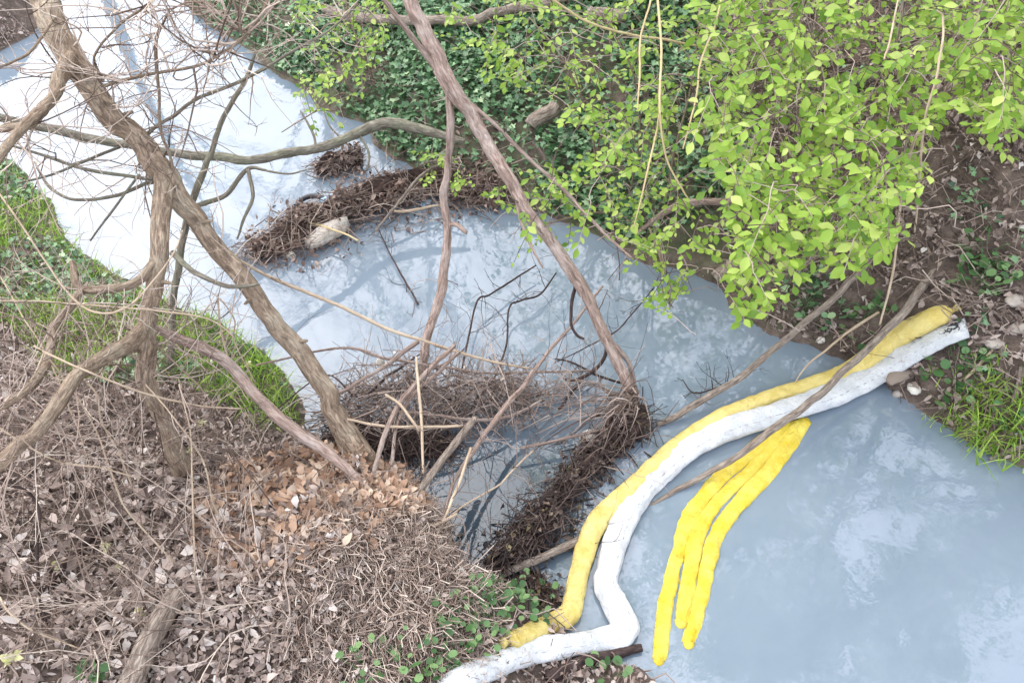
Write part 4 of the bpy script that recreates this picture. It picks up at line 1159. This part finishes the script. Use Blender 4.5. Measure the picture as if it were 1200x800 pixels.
# scrawl of black ink at the white boom's far end, drawn as thin raised strokes
mb = MB()
q0, q1 = wp[-2], wp[-9]
dv = (q1 - q0) / np.linalg.norm(q1 - q0); sv = np.cross(np.array([0, 0, 1.0]), dv); sv /= np.linalg.norm(sv)
r_ = np.random.default_rng(2)
zt = wr[-5] * .5 + .010
for k_ in range(9):
    a = r_.uniform(.04, .15); c_ = r_.uniform(-.055, .03)
    th = np.linspace(0, r_.uniform(2.5, 6), 12)
    R_ = r_.uniform(.012, .026)
    st = np.array([q0 + dv * (a + R_ * math.cos(t_) * 1.4) + sv * (c_ + R_ * math.sin(t_)) + np.array([0, 0, zt - 6 * (c_ + R_ * math.sin(t_)) ** 2]) for t_ in th])
    mb.tube(st, np.full(12, .0032), 5, step=.006)
mk("ink_marks", mb, 'ink', wob, label="black hand drawn marks near the boom's end")

YB = [([(922, 497, 15), (900, 512, 18), (880, 529, 19), (852, 553, 20), (825, 580, 20), (806, 608, 20), (798, 635, 19), (795, 655, 17)], "yellow boom strand on the outer bend of the floating bundle"),
      ([(795, 640, 12), (790, 662, 18), (786, 684, 20), (781, 705, 20), (778, 730, 20), (774, 755, 20), (772, 773, 17)], "short bright yellow boom strand reaching lowest in the water"),
      ([(934, 496, 14), (905, 525, 16), (870, 560, 18), (838, 592, 20), (819, 622, 20), (811, 655, 20), (805, 695, 20), (798, 730, 18)], "middle yellow boom strand of the floating bundle"),
      ([(944, 493, 16), (930, 515, 19), (902, 550, 21), (868, 588, 21), (846, 615, 20), (833, 645, 21), (825, 685, 20), (816, 720, 20), (807, 754, 17)], "yellow boom strand on the inner right side of the floating bundle")]
for sp, lab in YB:
    sp = [(a, b_, w * .93) for a, b_, w in sp]
    o, bp_, br_ = boom("yellow_boom", sp, 'boom_bright', lab, flat=.5, lift=.04, seed=len(lab), rough=.34)
    o["group"] = "bundle of yellow booms"
    for e, (q, d) in enumerate(((bp_[0], bp_[0] - bp_[3]), (bp_[-1], bp_[-1] - bp_[-4]))):
        d = d / np.linalg.norm(d)
        mb = MB()
        mb.tube(np.array([q - d * .01, q + d * .015, q + d * .03]), np.array([br_[-1] * .95, br_[-1] * .7, br_[-1] * .2]), 12, rough=.2, step=.006, flat=.55, seed=e)
        mk("rounded_end", mb, 'boom_bright', o)

# ------------------------------------------------------------------ litter and stones
def blob(name, px, py, sx, sy, sz, mat, label, cat, lift=.0, seed=0, rotz=0.0, rough=.35, parent=None, group=None):
    c = PS(px, py, lift)
    mb = MB()
    n_, k_ = 10, 14
    V = []
    for i in range(n_ + 1):
        th = math.pi * i / n_
        for j in range(k_):
            ph = 2 * math.pi * j / k_
            V.append((math.sin(th) * math.cos(ph), math.sin(th) * math.sin(ph), math.cos(th)))
    V = np.array(V)
    V = V * (1 + rough * fbm(V * 1.6 + seed * 3.7, seed, 3))[:, None]
    cz, sn = math.cos(rotz), math.sin(rotz)
    V = V * np.array([sx, sy, sz])
    V = V @ np.array([[cz, sn, 0], [-sn, cz, 0], [0, 0, 1]]) + c
    I_ = np.arange(n_)[:, None] * k_; J_ = np.arange(k_)[None]
    mb.add(V, np.stack([I_ + J_, I_ + k_ + J_, I_ + k_ + (J_ + 1) % k_, I_ + (J_ + 1) % k_], -1).reshape(-1, 4))
    return mk(name, mb, mat, parent, label=label, cat=cat, group=group)

M['stone'] = plain_mat("stone", (0.26, 0.22, 0.19), (0.44, 0.39, 0.35), 12, .85, .4)
M['foam'] = plain_mat("foam", (0.55, 0.50, 0.42), (0.78, 0.75, 0.70), 20, .8, .4)
M['blue_plastic'] = plain_mat("blue_plastic", (0.22, 0.38, 0.55), (0.40, 0.55, 0.68), 15, .4, .1, .5)
M['black_plastic'] = plain_mat("black_plastic", (0.015, 0.015, 0.02), (0.04, 0.04, 0.05), 15, .35, .2, .5)
M['pale_wood'] = bark_mat("pale_wood", (0.30, 0.25, 0.21), (0.48, 0.43, 0.38), (0.62, 0.58, 0.53), (0.55, 0.5, 0.46))
blob("foam_lump", 692, 511, .07, .05, .035, 'foam', "white foam lump caught beside the root clump", "foam", .01, 1, .4)
blob("foam_lump", 341, 299, .045, .035, .03, 'foam', "beige foam lump at the near end of the upper dam", "foam", .01, 2, -.6)
blob("foam_lump", 446, 425, .03, .025, .05, 'foam', "small pale foam bit on top of the twig dam", "foam", .28, 3)
blob("wood_chunk", 683, 545, .035, .025, .02, 'foam', "small pale wood chip on the lower dam", "chip", .06, 4)
blob("stone", 1071, 455, .045, .05, .03, 'foam', "white stone at the waterline under the white boom", "stone", .02, 5)
blob("stone", 1052, 462, .035, .03, .025, 'stone', "brown pebble at the waterline beside the white stone", "stone", .01, 6)
blob("stone", 1190, 352, .07, .05, .03, 'stone', "flat grey stone on the leaf slope at the right edge", "stone", .02, 7, .5)
blob("stone", 1166, 403, .06, .045, .03, 'stone', "flat grey stone above the pale stick on the right bank", "stone", .02, 8)
blob("stone", 1196, 385, .06, .045, .03, 'stone', "pale stone near the right edge below the flat one", "stone", .02, 9)
blob("stone", 962, 398, .03, .025, .025, 'foam', "small pale stone at the waterline near the bank twig", "stone", .03, 10)
blob("bark_slab", 1062, 435, .19, .06, .022, 'wood_grey', "grey bark slab wedged under the white boom's far end", "bark", .0, 11, .55, .45)
# bleached driftwood, black ring, can and cloth in the upper dam
branch("driftwood", [(362, 288, 12, .05), (372, 281, 20, .06), (392, 270, 20, .06), (406, 261, 14, .06)], 'pale_wood', None, 14, .5, True, label="bleached chunk of driftwood against the upper dam", cat="driftwood")
c = PS(366, 242, .03)
th = np.linspace(0, 2 * math.pi, 40)
mb = MB()
mb.tube(np.array([c + np.array([.13 * math.cos(t_), .10 * math.sin(t_), .0 + .035 * math.sin(t_)]) for t_ in th]), np.full(40, .022), 10, smoothpath=False)
ring = mk("plastic_ring", mb, 'black_plastic', label="black plastic ring lodged behind the upper dam", cat="ring")
c = PS(384, 234, .10)
can = thing("drink_can", c, "small blue drink can inside the black ring's edge", "can")
ax = np.array([.7, .3, .25]); ax /= np.linalg.norm(ax)
mb = MB(); mb.tube(np.array([c - ax * .055, c - ax * .05, c + ax * .05, c + ax * .055]), np.array([.027, .033, .033, .027]), 16, smoothpath=False)
mk("body", mb, 'blue_plastic', can)
mb = MB(); mb.tube(np.array([c + ax * .0555, c + ax * .059]), np.array([.027, .026]), 16, smoothpath=False)
mk("lid", mb, 'foam', can)
blob("plastic_scrap", 498, 238, .06, .04, .012, 'blue_plastic', "light blue plastic scrap at the water's edge of the upper dam", "plastic", .02, 13, .8, .6)
loose("stick", [(452, 246, .05, 3), (470, 248, .06, 5), (492, 245, .08, 5), (515, 240, .09, 3)], 'cane_pale', "curved pale stick lying along the upper dam's water side", "stick", 6)
loose("stick", [(330, 255, .12, 2), (380, 265, .14, 4), (420, 282, .16, 3)], 'cane_yellow', "straw coloured stick crossing the upper dam", "stick", 6)
loose("stick", [(440, 270, .1, 4), (470, 235, .2, 5), (500, 200, .3, 5), (540, 185, .4, 4)], 'wood_grey', "grey stick slanting over the far end of the upper dam", "stick", 6, tw=(5, .25, .003))

# pale buds on bramble tips
for px, py, lab in ((125, 640, "yellow bud tuft in the middle of the dead stems"), (66, 661, "cream bud tuft left of the yellow one"), (140, 664, "cream bud tuft just below the yellow one"), (162, 716, "pale green bud tuft by the grey log"), (13, 772, "large pale bud tuft in the bottom corner"), (237, 496, "white bud tuft under the fallen limb"), (225, 528, "tan bud tuft between the upright canes"), (290, 426, "pale yellow bud tuft on the bright grass")):
    g = PS(px, py, .10)
    o = thing("bud_tuft", g, lab, "bud", "bud tufts on the brambles")
    mb = MB()
    nb_ = 14
    scatter_leaves(mb, LEAF, np.repeat(g[None], nb_, 0) + rng.normal(0, .008, (nb_, 3)), rng.uniform(.018, .034, nb_) * (1.6 if 'large' in lab else 1), rng, .9, pitch=.6)
    mk("bud_leaves", mb, 'bud', o, kind="stuff")
    gz = g.copy(); gz[2] -= .16
    mb = MB(); mb.tube(np.array([gz, (g + gz) / 2 + rng.normal(0, .01, 3), g]), np.array([.003, .0025, .002]), 5, step=.04)
    mk("stem", mb, 'cane_pale', o)

# ------------------------------------------------------------------ grass tuft and herbs on the right bank
rng = np.random.default_rng(31)
for (px, py, n_, hh, lab) in ((1130, 472, 120, .19, "grass tuft nearest the white boom's end at the water"), (1160, 494, 170, .23, "thick grass tuft overhanging the water on the right bank"), (1190, 514, 150, .22, "grass tuft at the right edge above the water")):
    g = PS(px, py)
    o = thing("grass_tuft", g, lab, "grass", "grass tufts on the right bank")
    p = np.column_stack([g[0] + rng.normal(0, .11, n_), g[1] + rng.normal(0, .09, n_), np.zeros(n_)])
    p[:, 2] = np.maximum(terrain(p[:, 0], p[:, 1]), .02)
    mb = MB()
    yaw = np.where(rng.random(n_) < .6, rng.normal(2.6, .7, n_), rng.uniform(0, 6.28, n_))
    scatter_leaves(mb, BLADES, p, rng.uniform(.5, 1.0, n_) * hh, rng, .3, yaw=yaw)
    mk("blades", mb, 'grass', o, kind="stuff")

def herb(px, py, n_, size, spread, mat, tmpls, label, group, cat="weed"):
    g = PS(px, py)
    o = thing("leafy_weed", g, label, cat, group)
    ms_ = leaf_meshes("weed_leaf_" + mat, tmpls, mat, 4)
    st = MB()
    for i in range(n_):
        a = rng.uniform(0, 6.28); r = spread * math.sqrt(rng.random())
        p = np.array([g[0] + r * math.cos(a), g[1] + r * math.sin(a), 0])
        tz = float(terrain(p[0], p[1])); p[2] = max(tz, 0) + rng.uniform(.02, .09)
        l_ = mk("leaf", ms_[rng.integers(len(ms_))], None, o)
        l_.matrix_parent_inverse = Matrix.Identity(4)
        l_.location = Vector(p) - o.location
        l_.rotation_euler = (rng.normal(.15, .35), rng.normal(0, .35), a - math.pi / 2 + rng.normal(0, .5))
        s_ = size * rng.uniform(.7, 1.25); l_.scale = (s_, s_, s_)
        st.tube(np.array([[g[0] + r * .3 * math.cos(a), g[1] + r * .3 * math.sin(a), max(tz, 0)], p]), np.array([.0022, .0015]), 4, smoothpath=False)
    mk("stems", st, mat, o, kind="stuff")

ORD = "first second third fourth fifth sixth seventh eighth ninth tenth eleventh twelfth thirteenth fourteenth".split()
for i, (px, py) in enumerate(sorted(((570, 715), (590, 700), (612, 712), (545, 730), (520, 752), (500, 775), (560, 750), (535, 770), (622, 700), (430, 790), (598, 690), (470, 790), (580, 735), (555, 705)), reverse=True)):
    herb(px, py, 15, .038, .12, 'leaf_weed', [ROUND], "round leaved green weed, %s of its patch counting away from the yellow boom" % ORD[i], "weeds by the booms' lower ends")
for px, py, lab in ((1112, 432, "leafy green weed right beside the white boom's far end"), (1125, 448, "leafy green weed between boom end and grass tuft"), (1150, 300, "leafy green weed on the right slope under the shrub"), (1162, 322, "lower leafy green weed on the right slope"), (1140, 335, "small leafy green weed near the long pole"), (1010, 385, "small leafy weed on the bare earth bank")):
    herb(px, py, 20, .06, .14, 'leaf_weed', LEAF, lab, "weeds on the right bank")
for i, (px, py) in enumerate(((945, 330), (930, 345), (958, 345), (942, 362), (980, 370), (952, 382))):
    herb(px, py, 8, .055, .09, 'leaf_ivy', [LOBED, ROUND], "trailing ivy sprig on the bare earth bank, %s from the shrub down" % ORD[i], "ivy sprigs on the bare bank", "ivy")
herb(710, 790, 8, .05, .09, 'leaf_weed', [ROUND], "tiny green weed under the wet dark log", None)
herb(112, 792, 10, .04, .06, 'leaf_weed', [ROUND], "tiny bright weed in the litter at the bottom edge", None)

# ------------------------------------------------------------------ leafy shrubs
def frames(axis_, nrm):
    y = axis_ / np.linalg.norm(axis_, axis=1)[:, None]
    x = np.cross(y, nrm); x /= np.linalg.norm(x, axis=1)[:, None] + 1e-9
    z = np.cross(x, y)
    return np.stack([x, y, z], -1)

def shrub(name, label, polys, n_sprigs, size, t_rng, stems, rng, single=300, spl=(.18, .34), dens=None, cat="shrub", mat='leaf_fresh'):
    # main stems
    st_pts = []
    root = PS(*stems[0][0])
    o = thing(name, root, label, cat)
    for sp in stems:
        g = PS(*sp[0])
        pts = [g] + [ray(a, b_) * f * float(np.dot(PS(a, b_) - C0, CD)) + C0 for a, b_, f in sp[1:]]
        pts = np.array(pts)
        mb = MB()
        p2, _ = mb.tube(pts, np.linspace(.010, .004, len(pts)), 7, rough=.2, step=.06)
        mk("stem", mb, 'bark_tan', o)
        st_pts.append(p2)
    allst = np.vstack(st_pts)
    loc, ax, nr, sz = [], [], [], []
    tw = MB()
    cnt = 0
    bb = np.vstack([np.array(p) for p in polys])
    lo, hi = bb.min(0), bb.max(0)
    while cnt < n_sprigs:
        px, py = rng.uniform(lo[0], hi[0]), rng.uniform(lo[1], hi[1])
        if not any(inside(np.array([[px, py]]), np.array(p, float))[0] for p in polys):
            continue
        if dens is not None and rng.random() > dens(px, py):
            continue
        cnt += 1
        g = PS(px, py)
        tt = float(np.dot(g - C0, CD)) * rng.uniform(*t_rng)
        c = C0 + ray(px, py) * tt
        k = np.argmin(np.linalg.norm(allst - c, axis=1))
        dirn = np.array([rng.normal(-.25, .6), rng.normal(-.45, .5), rng.normal(-.1, .4)])
        dirn /= np.linalg.norm(dirn)
        L = rng.uniform(*spl)
        n_ = rng.integers(6, 10)
        s0 = c - dirn * L * .5
        sprig = [s0 + dirn * L * u + np.array([0, 0, -.10 * L * u * u]) for u in np.linspace(0, 1, 5)]
        dd_ = np.linalg.norm(allst - s0, axis=1)
        k = np.argsort(dd_)[rng.integers(0, min(14, len(dd_)))]
        a0 = allst[k] if dd_[k] < .55 else s0 - dirn * .2 + np.array([0, .05, -.08])
        tw.tube(np.array([a0, (a0 + s0) / 2 + np.array([0, 0, .05]) + rng.normal(0, .03, 3)] + sprig), np.array([.0032, .003, .0026, .0023, .002, .0018, .0014]), 4, rnd=rng.random(), step=.05, caps=False)
        side = np.cross(dirn, [0, 0, 1.0]); side /= np.linalg.norm(side)
        for i in range(n_):
            u = (i + .6) / n_
            sgn = 1 if i % 2 else -1
            q = s0 + dirn * L * u + np.array([0, 0, -.10 * L * u * u])
            a_ = dirn * rng.uniform(.4, 1.0) + side * sgn * rng.uniform(.5, 1.0) + np.array([0, 0, rng.normal(-.12, .25)])
            if i == n_ - 1:
                a_ = dirn
            loc.append(q); ax.append(a_)
            nr.append(np.array([0, -.45, .9]) + rng.normal(0, .33, 3))
            sz.append(size * rng.uniform(.42, 1.18) * (1 - .25 * abs(u - .55)))
    tw and mk("twigs", tw, 'twig_brown', o, kind="stuff")
    loc, ax, nr, sz = np.array(loc), np.array(ax), np.array(nr), np.array(sz)
    R = frames(ax, nr)
    val = np.clip(rng.normal(.5, .3, len(loc)), 0, 1)
    score = sz / ((loc - C0) @ CD)
    pj_ = proj(loc)
    vis = (pj_[:, 0] > 5) & (pj_[:, 0] < 1195) & (pj_[:, 1] > 5) & (pj_[:, 1] < 795)
    order = np.argsort(-np.where(vis, score, 0))
    big, rest = order[:single], order[single:]
    ms_ = leaf_meshes("shrub_leaf", LEAF, mat, 8)
    for i in big:
        ti = rng.integers(len(LEAF)); ri = int(np.clip(val[i] * 8, 0, 7))
        l_ = mk("leaf", ms_[ti * 8 + ri], None, o)
        l_.matrix_parent_inverse = Matrix.Identity(4)
        mt = Matrix(R[i].tolist()).to_4x4() @ Matrix.Scale(float(sz[i]), 4)
        l_.matrix_basis = Matrix.Translation(Vector(loc[i]) - o.location) @ mt
    mb = MB()
    wh = rng.integers(0, len(LEAF), len(rest))
    for k, t in enumerate(LEAF):
        s_ = rest[wh == k]
        mb.scatter(t, R[s_] * sz[s_][:, None, None], loc[s_], val[s_])
    mk("foliage", mb, mat, o, kind="stuff")
    return o

rng = np.random.default_rng(404)
R1 = [(812, -60), (1260, -60), (1260, 120), (1190, 165), (1150, 172), (1125, 120), (1092, 130), (1085, 210), (1050, 245), (1040, 290), (985, 310), (925, 330), (895, 365), (862, 362), (850, 330), (872, 290), (862, 235), (845, 180), (818, 150), (824, 90)]
R1b = [(800, 120), (870, 120), (900, 330), (860, 330), (830, 270)]
shrub("leafy_shrub", "large bright green leafy shrub overhanging the right bank", [R1], 700, .084, (.66, .93),
      [[(940, 270), (930, 200, .9), (900, 130, .8), (860, 80, .74)], [(960, 250), (970, 160, .85), (960, 80, .76), (940, 0, .7)], [(1000, 260), (1010, 180, .85), (1040, 90, .78), (1060, 10, .72)],
       [(1060, 220), (1090, 140, .88), (1130, 70, .8), (1180, 20, .75)], [(930, 280), (900, 300, .93), (880, 330, .9), (870, 350, .88)], [(980, 270), (985, 280, .92), (960, 300, .88), (930, 320, .85)]], rng)
R2 = [(520, 20), (545, -50), (830, -60), (830, 120), (800, 220), (850, 260), (850, 300), (805, 300), (800, 260), (775, 300), (735, 300), (690, 290), (640, 275), (612, 285), (590, 250), (575, 225), (610, 200), (650, 195), (700, 180), (660, 120), (600, 100), (560, 90)]
R2b = [(768, 300), (800, 300), (803, 345), (790, 372), (765, 365), (770, 335)]
R2c = [(470, 180), (520, 175), (545, 215), (500, 212)]
shrub("leafy_bush", "looser light green bush on the ivy slope left of the large shrub", [R2, R2], 250, .068, (.72, .94),
      [[(700, 200), (690, 140, .9), (660, 70, .82), (620, 20, .78)], [(740, 220), (750, 150, .9), (740, 80, .82), (700, 10, .76)], [(780, 240), (790, 180, .9), (810, 100, .84), (820, 20, .78)], [(720, 250), (690, 250, .94), (650, 260, .9), (610, 270, .88)], [(760, 265), (770, 290, .93), (782, 330, .9), (785, 360, .88)]],
      rng, 220)
shrub("hanging_spray", "light green leafy spray dangling over the water below the golden vine", [R2b], 14, .064, (.84, .93), [[(770, 285), (778, 310, .92), (783, 335, .9), (785, 362, .88)]], rng, 90, spl=(.14, .22), cat="spray")
R3 = [(330, -30), (480, -30), (455, 40), (440, 80), (415, 100), (395, 135), (365, 140), (350, 100), (372, 60), (350, 20)]
shrub("leafy_sprays", "thin light green leaf sprays above the far bank right of the leaning tree", [R3], 75, .062, (.74, .92), [[(440, 100), (425, 60, .9), (410, 20, .82), (400, -20, .78)], [(430, 120), (400, 110, .92), (370, 130, .88), (330, 155, .84)]], rng, 160, cat="bush")
shrub("leafy_sprig", "small light green sprig on the upper dam's far end", [R2c], 14, .06, (.86, .96), [[(540, 205), (525, 195, .95), (505, 190, .92), (490, 195, .9)]], rng, 80, spl=(.14, .22), cat="sprig")

# ------------------------------------------------------------------ tall trees outside the frame that the water mirrors
def mirrored_tree(x, y, hgt, lean, seed, label, leaves=0, r0=.16, spread=.55):
    rg = np.random.default_rng(seed)
    b0 = np.array([x, y, float(terrain(x, y)) - .1])
    o = thing("tall_tree", b0, label, "tree", "tall trees behind the far bank")
    tips = []
    mb = MB()
    def grow(p, d, L, r, lev):
        n_ = 6 if lev else 12
        pts = [p]
        for i in range(n_):
            d = d + rg.normal(0, .10 if lev else .05, 3) + np.array([0, 0, .04])
            d = d / np.linalg.norm(d)
            pts.append(pts[-1] + d * L / n_)
        pts = np.array(pts)
        m_ = mb if lev else tr
        m_.tube(pts, np.linspace(r, r * (.5 if lev else .35), len(pts)), 5 if lev else 10, smoothpath=False, caps=False)
        if lev >= 3:
            tips.extend(pts[2:])
        if lev == 4:
            return
        for j in range((9, 5, 4, 3)[lev]):
            i = rg.integers(4 if lev == 0 else 1, n_ + 1)
            dd = pts[i] - pts[i - 1]; dd /= np.linalg.norm(dd)
            dd = dd + rg.normal(0, spread, 3) * np.array([1, 1, .6]); dd /= np.linalg.norm(dd)
            grow(pts[i], dd, L * rg.uniform(.42, .62), r * .45 * (1 - .3 * i / n_), lev + 1)
    tr = MB()
    d0 = np.array([lean[0], lean[1], 1.0]); d0 /= np.linalg.norm(d0)
    grow(b0, d0, hgt * .75, r0, 0)
    mk("trunk", tr, 'bark_grey', o)
    mk("branches", mb, 'bark_grey', o, kind="stuff")
    if leaves:
        tips = np.array(tips)
        q = tips[rg.integers(0, len(tips), leaves)] + rg.normal(0, .16, (leaves, 3))
        lf = MB()
        scatter_leaves(lf, LEAF, q, rg.uniform(.10, .2, leaves), rg, .7)
        mk("crown", lf, 'leaf_fresh', o, kind="stuff")

for i, (x, y, h_, ln, lv, lab) in enumerate(((-9.5, 19, 12, (.1, -.1), 0, "bare tree mirrored at the left end of the creek"), (-5.5, 21, 13, (.05, -.12), 0, "tall bare tree mirrored in the bright upper creek"), (-2.0, 18.5, 11, (-.05, -.15), 0, "bare tree mirrored behind the upper dam"),
        (2.2, 17, 12, (-.1, -.2), 1500, "thinly leaved tree mirrored at mid creek"), (6.6, 9.0, 11, (-.12, -.16), 11000, "leafy tree mirrored in the pool right of the booms"), (7.6, 5.5, 10, (-.2, .1), 8000, "leafy tree mirrored at the right edge of the pool"))):
    mirrored_tree(x, y, h_, ln, 900 + i, lab, lv)
